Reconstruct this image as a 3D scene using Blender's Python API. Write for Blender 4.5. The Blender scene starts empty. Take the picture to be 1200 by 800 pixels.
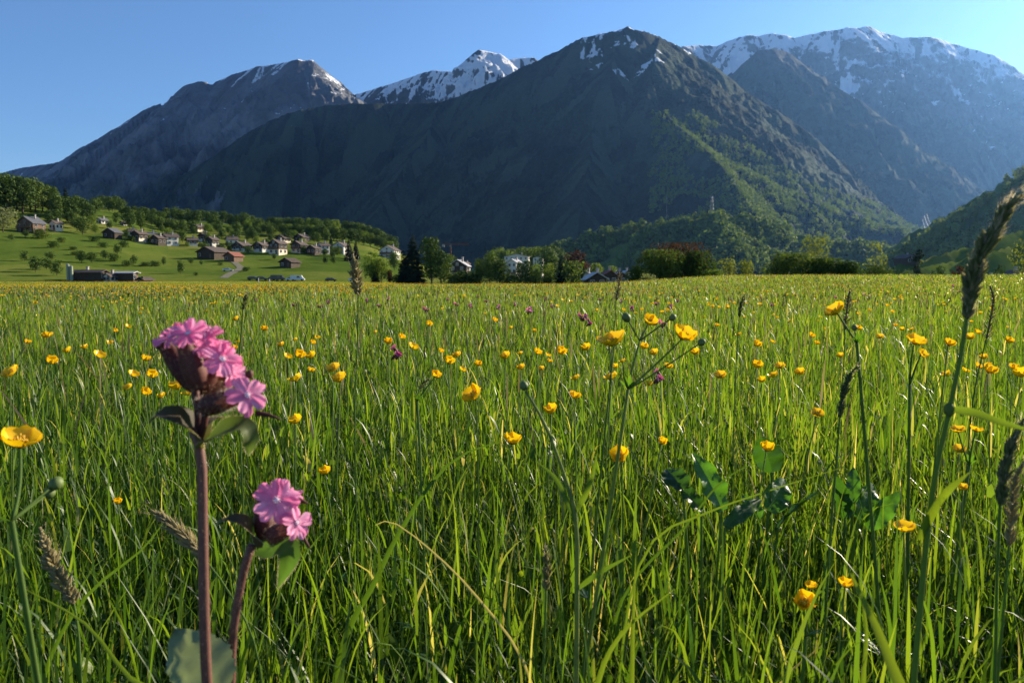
import bpy, math, random
import numpy as np
from mathutils import Vector

rng = np.random.default_rng(7)
random.seed(7)
S = bpy.context.scene
C = S.collection

# ------------------------------------------------------------------ camera
CAM = np.array([0.0, 0.0, 0.62])
FPX = 933.0
PITCH = math.radians(4.41)
FW = np.array([0, math.cos(PITCH), -math.sin(PITCH)])
UP = np.array([0, math.sin(PITCH), math.cos(PITCH)])
RT = np.array([1.0, 0, 0])
HORIZ = 328.0

def ray(px, py):
    return FW + RT * ((px - 600) / FPX) + UP * ((400 - py) / FPX)

def at(px, py, d):
    """point that lies at depth d (metres along the view direction)"""
    return CAM + ray(px, py) * d

cam_d = bpy.data.cameras.new('camera')
cam_d.sensor_width = 36.0
cam_d.lens = 28.0
cam_d.clip_start = 0.02
cam_d.clip_end = 60000
cam_d.dof.use_dof = True
cam_d.dof.focus_distance = 1.7
cam_d.dof.aperture_fstop = 28 / 1.6
cam = bpy.data.objects.new('camera', cam_d)
C.objects.link(cam)
cam.location = CAM
cam.rotation_euler = (math.pi / 2 - PITCH, 0, 0)
S.camera = cam

# ------------------------------------------------------------------ light
SUN_AZ = math.radians(53)      # to the right of the view direction
SUN_EL = math.radians(20.5)
world = bpy.data.worlds.new('World')
S.world = world
world.use_nodes = True
wn = world.node_tree
bg = wn.nodes['Background']
sky = wn.nodes.new('ShaderNodeTexSky')
sky.sky_type = 'NISHITA'
sky.sun_disc = False
sky.sun_elevation = SUN_EL
sky.sun_rotation = SUN_AZ
sky.altitude = 600
sky.air_density = 1.0
sky.dust_density = 0.15
sky.ozone_density = 5.5
wn.links.new(sky.outputs[0], bg.inputs[0])
bg.inputs[1].default_value = 0.068
sun_d = bpy.data.lights.new('sun', 'SUN')
sun_d.energy = 5.0
sun_d.angle = math.radians(0.5)
sun_d.color = (1.0, 0.87, 0.66)
sun = bpy.data.objects.new('sun', sun_d)
C.objects.link(sun)
sd = Vector((math.sin(SUN_AZ) * math.cos(SUN_EL), math.cos(SUN_AZ) * math.cos(SUN_EL), math.sin(SUN_EL)))
sun.rotation_euler = sd.to_track_quat('Z', 'Y').to_euler()
sun.location = sd * 60

S.view_settings.view_transform = 'Standard'
S.view_settings.look = 'None'
S.view_settings.gamma = 1.0
S.view_settings.exposure = 1.34
S.render.engine = 'CYCLES'
cy = S.cycles
cy.max_bounces = 6
cy.diffuse_bounces = 2
cy.glossy_bounces = 2
cy.transmission_bounces = 3
cy.volume_bounces = 0
cy.transparent_max_bounces = 8
cy.caustics_reflective = False
cy.caustics_refractive = False
cy.sample_clamp_indirect = 4.0
cy.use_denoising = True
try:
    cy.denoiser = 'OPENIMAGEDENOISE'
    cy.denoising_prefilter = 'ACCURATE'
    cy.denoising_input_passes = 'RGB_ALBEDO_NORMAL'
except Exception:
    pass

# ------------------------------------------------------------------ noise
def _hash(ix, iy, seed):
    h = (ix.astype(np.int64) * 374761393 + iy.astype(np.int64) * 668265263 + seed * 974634777) & 0xffffffff
    h = ((h ^ (h >> 13)) * 1274126177) & 0xffffffff
    h = (h ^ (h >> 16)) & 0xffffffff
    return h

def noise2(x, y, seed=0):
    x = np.asarray(x, float); y = np.asarray(y, float)
    ix = np.floor(x); iy = np.floor(y)
    fx = x - ix; fy = y - iy
    def g(a, b):
        an = _hash(ix + a, iy + b, seed) * (2 * math.pi / 4294967296.0)
        return np.cos(an) * (fx - a) + np.sin(an) * (fy - b)
    u = fx * fx * fx * (fx * (fx * 6 - 15) + 10)
    v = fy * fy * fy * (fy * (fy * 6 - 15) + 10)
    n0 = g(0, 0) * (1 - u) + g(1, 0) * u
    n1 = g(0, 1) * (1 - u) + g(1, 1) * u
    return (n0 * (1 - v) + n1 * v) * 1.5

def fbm(x, y, oct=4, seed=0, gain=0.5):
    s = 0; a = 1.0; t = 0
    for o in range(oct):
        s = s + a * noise2(x * 2 ** o, y * 2 ** o, seed + o * 17); t += a; a *= gain
    return s / t

def ridged(x, y, oct=4, seed=0, gain=0.5):
    s = 0; a = 1.0; t = 0
    for o in range(oct):
        s = s + a * (1 - np.abs(noise2(x * 2 ** o, y * 2 ** o, seed + o * 31)) * 1.6); t += a; a *= gain
    return s / t

def sstep(a, b, x):
    t = np.clip((np.asarray(x, float) - a) / (b - a), 0, 1)
    return t * t * (3 - 2 * t)

# ------------------------------------------------------------------ mesh building
class MB:
    def __init__(self):
        self.v = []; self.f = []; self.m = []; self.n = 0; self.t = []
    def add(self, verts, faces, mat=0, tint=0.5):
        b = self.n
        self.v.extend([tuple(map(float, p)) for p in verts])
        self.n += len(verts)
        for f in faces:
            self.f.append(tuple(i + b for i in f)); self.m.append(mat)
        self.t.extend([tint] * len(verts))
    def box(self, c, s, rz=0, mat=0):
        cx, cy_, cz = c; hx, hy, hz = s[0] / 2, s[1] / 2, s[2] / 2
        co, si = math.cos(rz), math.sin(rz)
        vs = []
        for z in (-hz, hz):
            for x, y in ((-hx, -hy), (hx, -hy), (hx, hy), (-hx, hy)):
                vs.append((cx + x * co - y * si, cy_ + x * si + y * co, cz + z))
        self.add(vs, [(3, 2, 1, 0), (4, 5, 6, 7), (0, 1, 5, 4), (1, 2, 6, 5), (2, 3, 7, 6), (3, 0, 4, 7)], mat)
    def tube(self, pts, radii, seg=6, mat=0, cap=True, tint=0.5):
        pts = [np.asarray(p, float) for p in pts]
        n = len(pts)
        if not hasattr(radii, '__len__'): radii = [radii] * n
        vs = []; a = None
        for i, p in enumerate(pts):
            t = pts[min(i + 1, n - 1)] - pts[max(i - 1, 0)]
            t = t / (np.linalg.norm(t) + 1e-12)
            if a is None: a = np.cross(t, np.array([1.0, 0, 0]) if abs(t[0]) < 0.8 else np.array([0, 0, 1.0]))
            a = a - t * (a @ t); a /= np.linalg.norm(a) + 1e-12
            b = np.cross(t, a)
            for k in range(seg):
                an = 2 * math.pi * k / seg
                vs.append(p + (a * math.cos(an) + b * math.sin(an)) * radii[i])
        fs = []
        for i in range(n - 1):
            for k in range(seg):
                k2 = (k + 1) % seg
                fs.append((i * seg + k, (i + 1) * seg + k, (i + 1) * seg + k2, i * seg + k2))
        if cap:
            fs.append(tuple(range(seg))); fs.append(tuple(reversed(range((n - 1) * seg, n * seg))))
        self.add(vs, fs, mat, tint)
    def grid(self, P, mat=0, tint=0.5):
        """P: array (nu, nv, 3)"""
        nu, nv = len(P), len(P[0])
        vs = [P[i][j] for i in range(nu) for j in range(nv)]
        fs = [(i * nv + j, i * nv + j + 1, (i + 1) * nv + j + 1, (i + 1) * nv + j) for i in range(nu - 1) for j in range(nv - 1)]
        self.add(vs, fs, mat, tint)
    def blob(self, c, r, nu=8, nv=6, mat=0, axis=None, jitter=0.0):
        """ellipsoid; r = (rx, ry, rz); axis turns z"""
        c = np.asarray(c, float)
        if axis is None: A = np.eye(3)
        else: A = frame(axis)
        vs = []; fs = []
        vs.append(c - A[:, 2] * r[2])
        for j in range(1, nv):
            ph = -math.pi / 2 + math.pi * j / nv
            for i in range(nu):
                th = 2 * math.pi * i / nu
                k = 1 + (random.random() - .5) * jitter
                q = np.array([r[0] * math.cos(ph) * math.cos(th), r[1] * math.cos(ph) * math.sin(th), r[2] * math.sin(ph)]) * k
                vs.append(c + A @ q)
        vs.append(c + A[:, 2] * r[2])
        top = len(vs) - 1
        for i in range(nu):
            i2 = (i + 1) % nu
            fs.append((0, 1 + i2, 1 + i))
            for j in range(nv - 2):
                fs.append((1 + j * nu + i, 1 + j * nu + i2, 1 + (j + 1) * nu + i2, 1 + (j + 1) * nu + i))
            fs.append((1 + (nv - 2) * nu + i, 1 + (nv - 2) * nu + i2, top))
        self.add(vs, fs, mat)
    def build(self, name, mat, parent=None, smooth=True, local=False):
        off = np.zeros(3)
        if parent is not None and not local:
            p = parent
            while p is not None:
                off = off + np.array(p.location); p = p.parent
        me = bpy.data.meshes.new(name)
        vv = [tuple(np.asarray(p) - off) for p in self.v]
        me.from_pydata(vv, [], self.f)
        mats = mat if isinstance(mat, (list, tuple)) else [mat]
        for mm in mats: me.materials.append(mm)
        if len(mats) > 1: me.polygons.foreach_set('material_index', self.m)
        if smooth: me.polygons.foreach_set('use_smooth', [True] * len(self.f))
        at_ = me.attributes.new('tint', 'FLOAT', 'POINT')
        at_.data.foreach_set('value', self.t)
        me.update()
        o = bpy.data.objects.new(name, me)
        C.objects.link(o)
        if parent is not None: o.parent = parent
        return o

def frame(z):
    """3x3 with column 2 along z"""
    z = np.asarray(z, float); z = z / np.linalg.norm(z)
    r = np.array([0, 0, 1.0]) if abs(z[2]) < 0.9 else np.array([1.0, 0, 0])
    x = np.cross(r, z); x /= np.linalg.norm(x)
    y = np.cross(z, x)
    return np.stack([x, y, z], 1)

def np_mesh(name, verts, quads, mats, smooth=False, tint=None, midx=None, parent=None):
    """fast mesh from numpy arrays, all faces with the same corner count"""
    me = bpy.data.meshes.new(name)
    k = quads.shape[1]
    me.vertices.add(len(verts)); me.vertices.foreach_set('co', np.ascontiguousarray(verts, dtype=np.float32).ravel())
    me.loops.add(quads.size); me.loops.foreach_set('vertex_index', np.ascontiguousarray(quads, dtype=np.int32).ravel())
    me.polygons.add(len(quads))
    me.polygons.foreach_set('loop_start', np.arange(0, quads.size, k, dtype=np.int32))
    for m in (mats if isinstance(mats, (list, tuple)) else [mats]): me.materials.append(m)
    if midx is not None: me.polygons.foreach_set('material_index', np.ascontiguousarray(midx, dtype=np.int32))
    me.polygons.foreach_set('use_smooth', np.full(len(quads), smooth))
    if tint is not None:
        a = me.attributes.new('tint', 'FLOAT', 'POINT'); a.data.foreach_set('value', np.ascontiguousarray(tint, dtype=np.float32))
    me.update(calc_edges=True)
    o = bpy.data.objects.new(name, me); C.objects.link(o)
    if parent is not None: o.parent = parent
    return o

def tag(o, label=None, cat=None, group=None, kind=None):
    if label: o['label'] = label
    if cat: o['category'] = cat
    if group: o['group'] = group
    if kind: o['kind'] = kind
    return o

def empty(name, loc, label=None, cat=None, group=None):
    o = bpy.data.objects.new(name, None); C.objects.link(o)
    o.location = tuple(map(float, loc)); o.empty_display_size = 0.1
    return tag(o, label, cat, group)

def kids(o): return list(o.children)

def copy_tree(o, parent=None):
    c = o.copy(); C.objects.link(c)
    if parent is not None: c.parent = parent
    for ch in kids(o): copy_tree(ch, c)
    return c

# ------------------------------------------------------------------ materials
MATS = {}
def nodes_of(name):
    m = bpy.data.materials.new(name); m.use_nodes = True
    nt = m.node_tree; MATS[name] = m
    return m, nt, nt.nodes, nt.links, nt.nodes['Principled BSDF'], nt.nodes['Material Output']

def ramp_node(N, stops):
    r = N.new('ShaderNodeValToRGB')
    el = r.color_ramp.elements
    while len(el) < len(stops): el.new(0.5)
    for e, (p, c) in zip(el, stops):
        e.position = p; e.color = (*c, 1)
    return r

def plain(name, col, rough=0.7, var=0.25, scale=3.0, bump=0.0, spec=0.3, metal=0.0):
    """noise-varied base colour"""
    m, nt, N, L, p, out = nodes_of(name)
    tc = N.new('ShaderNodeTexCoord'); nz = N.new('ShaderNodeTexNoise')
    nz.inputs['Scale'].default_value = scale; nz.inputs['Detail'].default_value = 6
    L.new(tc.outputs['Object'], nz.inputs['Vector'])
    r = ramp_node(N, [(0.3, tuple(c * (1 - var) for c in col)), (0.7, tuple(min(1, c * (1 + var)) for c in col))])
    L.new(nz.outputs['Fac'], r.inputs['Fac']); L.new(r.outputs['Color'], p.inputs['Base Color'])
    p.inputs['Roughness'].default_value = rough; p.inputs['Specular IOR Level'].default_value = spec
    p.inputs['Metallic'].default_value = metal
    if bump:
        b = N.new('ShaderNodeBump'); b.inputs['Strength'].default_value = bump; b.inputs['Distance'].default_value = 0.02
        L.new(nz.outputs['Fac'], b.inputs['Height']); L.new(b.outputs['Normal'], p.inputs['Normal'])
    return m

def leafy(name, stops, trans=0.4, rough=0.45, spec=0.4, tcol=None, use='tint', tmul=1.6, nscale=None):
    """leaf / petal: glossy top plus light coming through; colour from a per-leaf value or per-object random"""
    m, nt, N, L, p, out = nodes_of(name)
    r = ramp_node(N, stops)
    if use == 'tint':
        a = N.new('ShaderNodeAttribute'); a.attribute_name = 'tint'
        src = a.outputs['Fac']
    elif use == 'both':
        a = N.new('ShaderNodeAttribute'); a.attribute_name = 'tint'
        oi = N.new('ShaderNodeObjectInfo')
        mx = N.new('ShaderNodeMath'); mx.operation = 'MULTIPLY_ADD'
        L.new(oi.outputs['Random'], mx.inputs[0]); mx.inputs[1].default_value = 0.5
        m2 = N.new('ShaderNodeMath'); m2.operation = 'MULTIPLY'; m2.inputs[1].default_value = 0.5
        L.new(a.outputs['Fac'], m2.inputs[0]); L.new(m2.outputs[0], mx.inputs[2])
        src = mx.outputs[0]
    else:
        oi = N.new('ShaderNodeObjectInfo'); src = oi.outputs['Random']
    L.new(src, r.inputs['Fac'])
    colo = r.outputs['Color']
    if nscale:
        tc = N.new('ShaderNodeTexCoord'); nz = N.new('ShaderNodeTexNoise'); nz.inputs['Scale'].default_value = nscale
        nz.inputs['Detail'].default_value = 4
        L.new(tc.outputs['Object'], nz.inputs['Vector'])
        hm = N.new('ShaderNodeMapRange'); hm.inputs['To Min'].default_value = 0.7; hm.inputs['To Max'].default_value = 1.3
        L.new(nz.outputs['Fac'], hm.inputs['Value'])
        mm = N.new('ShaderNodeVectorMath'); mm.operation = 'SCALE'
        L.new(colo, mm.inputs[0]); L.new(hm.outputs['Result'], mm.inputs['Scale']); colo = mm.outputs['Vector']
    L.new(colo, p.inputs['Base Color'])
    p.inputs['Roughness'].default_value = rough; p.inputs['Specular IOR Level'].default_value = spec
    tr = N.new('ShaderNodeBsdfTranslucent')
    g = N.new('ShaderNodeVectorMath'); g.operation = 'MULTIPLY'
    tc_ = tcol or (tmul, tmul, tmul * 0.6)
    g.inputs[1].default_value = tc_
    L.new(colo, g.inputs[0]); L.new(g.outputs['Vector'], tr.inputs['Color'])
    mix = N.new('ShaderNodeMixShader'); mix.inputs[0].default_value = trans
    L.new(p.outputs[0], mix.inputs[1]); L.new(tr.outputs[0], mix.inputs[2]); L.new(mix.outputs[0], out.inputs['Surface'])
    return m
# ------------------------------------------------------------------ terrain
def jag(pts, step_px, amp, seed):
    """crest line in space from (px, py, depth) knots, roughened"""
    pts = np.array(pts, float)
    px = pts[:, 0]
    s = np.concatenate([[0], np.cumsum(np.hypot(np.diff(pts[:, 0]), np.diff(pts[:, 1])))])
    n = max(len(pts), int(s[-1] / step_px))
    ss = np.unique(np.concatenate([np.linspace(0, s[-1], n), s]))
    q = np.stack([np.interp(ss, s, pts[:, k]) for k in range(3)], 1)
    q[:, 1] += amp * fbm(ss / 14.0, ss * 0 + seed, 3, seed)
    q[:, 2] *= 1 + 0.03 * fbm(ss / 60.0, ss * 0 + 3.3, 2, seed + 5)
    return np.array([at(a, b, d) for a, b, d in q])

# name, knots, slope, crest roughness (px), gully amplitude (m), gully width (m)
TENTS = [
 ('left', [(-420, 330, 5200), (-260, 270, 5300), (-160, 240, 5400), (-60, 214, 5500), (0, 203, 5500), (23, 197, 5480), (70, 190, 5400), (97, 172, 5350), (128, 155, 5300), (155, 138, 5250),
           (170, 128, 5200), (209, 113, 5150), (215, 101, 5150), (233, 95, 5150), (248, 98, 5100), (271, 88, 5100), (302, 78, 5050), (337, 73, 5000), (349, 70, 5000),
           (366, 70, 5000), (374, 77, 5000), (383, 87, 5050), (400, 97, 5100), (416, 112, 5150), (440, 128, 5200), (470, 150, 5300)], .86, 2.4, 120, 300),
 ('back', [(360, 115, 6080), (400, 106, 6080), (417, 111, 6080), (446, 102, 6080), (477, 92, 6000), (505, 82, 5920), (528, 84, 5760), (534, 86, 5680), (543, 73, 5600), (552, 66, 5600),
           (561, 58, 5600), (570, 60, 5600), (586, 63, 5600), (594, 70, 5640), (610, 68, 5680), (625, 67, 5680), (640, 80, 5760), (700, 120, 5920)], .85, 2.2, 150, 260),
 ('centre', [(120, 262, 4100), (190, 220, 4200), (245, 186, 4300), (295, 152, 4350), (335, 133, 4400), (375, 124, 4400), (415, 121, 4400), (470, 121, 4400), (515, 120, 4350), (548, 108, 4300), (585, 93, 4200), (610, 80, 4150), (632, 69, 4100), (654, 59, 4050), (679, 45, 4000), (702, 39, 4000), (724, 36, 4000), (735, 31, 4000), (749, 35, 4000),
             (772, 42, 4000), (800, 57, 4000), (840, 79, 4000), (880, 111, 4000), (920, 136, 3950), (955, 160, 3900), (976, 192, 3800), (1000, 228, 3600), (1040, 255, 3400), (1085, 272, 3200)], .95, 2.4, 95, 220),
 ('centre', [(515, 122, 4350), (500, 160, 4000), (470, 200, 3700), (440, 250, 3400)], .80, 1.5, 80, 220),
 ('centre', [(735, 33, 4000), (700, 110, 3500), (690, 190, 3000), (680, 250, 2700)], .85, 1.0, 60, 200),
 ('centre', [(772, 44, 3990), (757, 112, 3450), (795, 148, 3120), (835, 182, 2800), (868, 224, 2450), (890, 258, 2150)], .80, 1.2, 40, 150),
 ('centre', [(835, 182, 2800), (905, 216, 2800), (965, 242, 2700), (1020, 262, 2600), (1075, 276, 2500)], .62, 1.0, 40, 120),
 ('shoulder', [(840, 95, 5600), (880, 72, 5600), (888, 59, 5600), (905, 57, 5600), (921, 60, 5600), (940, 76, 5500), (968, 95, 5400), (1008, 118, 5200), (1040, 150, 5100), (1075, 190, 5000), (1100, 240, 4900)], .85, 1.5, 80, 240),
 ('right', [(690, 90, 7200), (760, 64, 7200), (800, 54, 7200), (824, 53, 7200), (840, 54, 7150), (856, 47, 7100), (876, 41, 7100), (892, 42, 7100), (908, 39, 7050), (932, 44, 7000), (960, 38, 7000),
            (992, 33, 7000), (1011, 32, 7000), (1018, 30, 7000), (1028, 36, 7000), (1056, 44, 6950), (1088, 43, 6900), (1120, 52, 6850), (1140, 58, 6800), (1168, 66, 6750), (1200, 88, 6700), (1290, 128, 6700), (1420, 190, 6600), (1600, 260, 6400)], .85, 2.6, 130, 280),
 ('right', [(1018, 31, 7000), (1035, 90, 6500), (1050, 150, 6000), (1062, 215, 5400)], .85, 1.2, 80, 200),
 ('right', [(1150, 62, 6780), (1150, 130, 6200), (1160, 200, 5600), (1170, 260, 4800)], .8, 1.2, 80, 240),
 ('knoll', [(560, 312, 1900), (640, 299, 1850), (670, 287, 1800), (700, 279, 1780), (740, 272, 1760), (790, 264, 1740), (835, 257, 1720), (880, 263, 1720), (930, 274, 1750), (1000, 288, 1800), (1060, 300, 1850)], .52, .8, 34, 120),
 ('knoll', [(838, 258, 1720), (850, 278, 1560), (862, 300, 1420)], .5, .6, 16, 90),
 ('knoll', [(920, 272, 1750), (985, 284, 1650), (1040, 300, 1540)], .36, .6, 8, 90),
 ('valley_side', [(1600, 40, 1250), (1420, 90, 1220), (1290, 152, 1160), (1230, 186, 1140), (1200, 206, 1120), (1150, 240, 1110), (1110, 266, 1100), (1080, 288, 1090), (1050, 306, 1080), (1010, 322, 1070)], .60, .8, 26, 85),
 ('slope', [(1500, 200, 520), (1290, 242, 500), (1200, 268, 470), (1150, 282, 450), (1115, 293, 440), (1080, 303, 430), (1050, 309, 425), (1010, 320, 420)], .88, .25, 5, 60),
 ('slope', [(1260, 268, 410), (1180, 289, 380), (1120, 304, 360), (1080, 312, 350), (1040, 322, 345)], .85, .2, 4, 50),
]
KIND = ['left', 'back', 'centre', 'shoulder', 'right', 'knoll', 'valley_side', 'slope', 'ground']
for i, t in enumerate(TENTS):
    TENTS[i] = (t[0], jag(t[1], 7 if t[0] not in ('slope', 'knoll', 'valley_side') else 12, t[3], i + 3), t[2], t[4], t[5])

RIDX = [-700, -200, 0, 60, 100, 150, 200, 250, 300, 380, 430, 480, 500, 560, 700, 900]
RIDZ = [90, 88, 76, 72, 67, 62, 55, 53, 50, 47, 38, 24, 15, 9, 3, -6]

def px_of(x, y):
    return 600 + FPX * np.where(y > 1e-3, x / np.maximum(y, 1e-3), np.sign(x) * 4)

def base_h(x, y):
    r = np.hypot(x, y)
    px = np.clip(px_of(x, y), -1400, 2600)
    a_r = sstep(640, 880, px)
    z = a_r * 0.50 * sstep(5, 58, r) - (1 - a_r) * 0.30 * sstep(15, 90, r)
    z = z + 0.025 * fbm(x / 2.6, y / 2.6, 3, 2) * sstep(0.5, 3, r)
    drop = sstep(64, 170, r) * sstep(720, 850, px) * 4.5 + sstep(110, 230, r) * sstep(420, 520, px) * (1 - sstep(720, 850, px)) * 1.0
    z = z - drop
    rz = np.interp(px, RIDX, RIDZ)
    t = np.clip((r - 300) / (790 - 300), 0, 1)
    prof = 0.55 * t + 0.45 * t * t * (3 - 2 * t) + 0.05 * np.sin(t * 9) * t * (1 - t)
    hill = rz * prof + (3.2 * fbm(x / 75, y / 75, 3, 9) + 0.6 * fbm(x / 19, y / 19, 2, 19)) * sstep(330, 480, r) * sstep(700, 300, px)
    z = z + hill
    z = z - sstep(800, 1500, r) * 30 * (px < 2000)
    z = np.where(y < 0, 0.025 * fbm(x / 2.6, y / 2.6, 3, 2) * sstep(0.5, 3, r), z)
    return z

def terrain(x, y, want_kind=False):
    x = np.asarray(x, float).ravel(); y = np.asarray(y, float).ravel()
    z = base_h(x, y)
    kind = np.full(len(x), len(KIND) - 1)
    gul = np.full(len(x), .5)
    far = y > 200
    xf, yf = x[far], y[far]
    zf, kf, gf = z[far].copy(), kind[far].copy(), gul[far].copy()
    for ti, (nm, P, k, ga, gw) in enumerate(TENTS):
        hmax = P[:, 2].max() + 60
        reach = hmax / k + 100
        sel = (xf > P[:, 0].min() - reach) & (xf < P[:, 0].max() + reach) & (yf > P[:, 1].min() - reach) & (yf < P[:, 1].max() + reach)
        if not sel.any(): continue
        X, Y = xf[sel], yf[sel]
        best = np.full(len(X), -1e9); bd = np.zeros(len(X)); bs = np.zeros(len(X)); side = np.zeros(len(X))
        L0 = 0.0
        for a, b in zip(P[:-1], P[1:]):
            d = b - a; l2 = d[0] ** 2 + d[1] ** 2
            t = np.clip(((X - a[0]) * d[0] + (Y - a[1]) * d[1]) / l2, 0, 1)
            dx = X - a[0] - t * d[0]; dy = Y - a[1] - t * d[1]
            dist = np.sqrt(dx * dx + dy * dy)
            h = a[2] + t * d[2] - k * dist
            m = h > best
            best[m] = h[m]; bd[m] = dist[m]; bs[m] = L0 + t[m] * math.sqrt(l2); side[m] = np.sign(dx[m] * d[1] - dy[m] * d[0])
            L0 += math.sqrt(l2)
        sat = np.minimum(1, bd / (gw * 1.6))
        # gullies that run down the slope, and a finer broken surface
        g = ridged((bs + 0.35 * bd * fbm(X / 900, Y / 900, 2, 61)) / gw, bd / (gw * 5) + side * 7, 3, 40 + ti)
        g2 = ridged(X / (gw * 0.9), Y / (gw * 0.9), 4, 80 + ti)
        g3 = ridged(X / (gw * 0.28) + 9, Y / (gw * 0.28), 3, 120 + ti)
        best = best + ga * sat * ((g - 0.72) * 1.5 + (g2 - 0.72) * 0.9 + (g3 - .72) * .55)
        if nm in ('slope',): best = best + 0.0
        gs = ridged((bs + .3 * bd * fbm(X / 700, Y / 700, 2, 9)) / 95 + side * 31, bd / 620, 3, 200 + ti)
        best = best + sat * (gs - .72) * ga * .22
        cur = zf[sel]
        m = best > cur
        cur[m] = best[m]; zf[sel] = cur
        kk = kf[sel]; kk[m] = KIND.index(nm); kf[sel] = kk
        gg = gf[sel]; gg[m] = gs[m]; gf[sel] = gg
    z[far] = zf; kind[far] = kf; gul[far] = gf
    if want_kind: return z, kind, gul
    return z

_rr = np.concatenate([np.geomspace(3, 60, 120), np.geomspace(60, 9000, 900)[1:]])
def ground_hit(px, py, dmin=0):
    """where the line of sight through a photo pixel meets the ground"""
    d = ray(px, py)
    hx = math.hypot(d[0], d[1])
    rr = _rr[_rr > max(dmin, 0)]
    X = d[0] / hx * rr; Y = d[1] / hx * rr; Z = CAM[2] + d[2] / hx * rr
    H = terrain(X, Y)
    under = np.nonzero(H > Z)[0]
    if len(under) == 0: return None
    i = under[0]
    if i == 0: return np.array([X[0], Y[0], H[0]])
    a = (Z[i - 1] - H[i - 1]) / ((Z[i - 1] - H[i - 1]) + (H[i] - Z[i]))
    r = rr[i - 1] + a * (rr[i] - rr[i - 1])
    x, y = d[0] / hx * r, d[1] / hx * r
    return np.array([x, y, float(terrain([x], [y])[0])])

def depth_of(p): return float((np.asarray(p) - CAM) @ FW)

# ---- one polar sheet from under the camera to behind the last crest
def polar(azs, rs):
    A, R = np.meshgrid(azs, rs, indexing='ij')
    return R * np.sin(A), R * np.cos(A)

def sheet(azs, rs, wrap=False):
    X, Y = polar(azs, rs)
    Z, K, Gu = terrain(X.ravel(), Y.ravel(), True)
    V = np.stack([X.ravel(), Y.ravel(), Z], 1)
    na, nr = X.shape
    i = np.arange(na - 1)[:, None] * nr + np.arange(nr - 1)[None, :]
    Q = np.stack([i, i + 1, i + nr + 1, i + nr], -1).reshape(-1, 4)[:, ::-1]
    return V, Q, K, Gu

def emit_sheet(name_of, V, Q, K, Gu, smooth=True):
    fk = K[Q].max(1) if False else K[Q[:, 0]]
    for k in np.unique(fk):
        q = Q[fk == k]
        used, inv = np.unique(q, return_inverse=True)
        nm, mat, kind = name_of(KIND[k])
        o = np_mesh(nm, V[used], inv.reshape(-1, 4), mat, smooth, Gu[used])
        tag(o, kind='structure')
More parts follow.
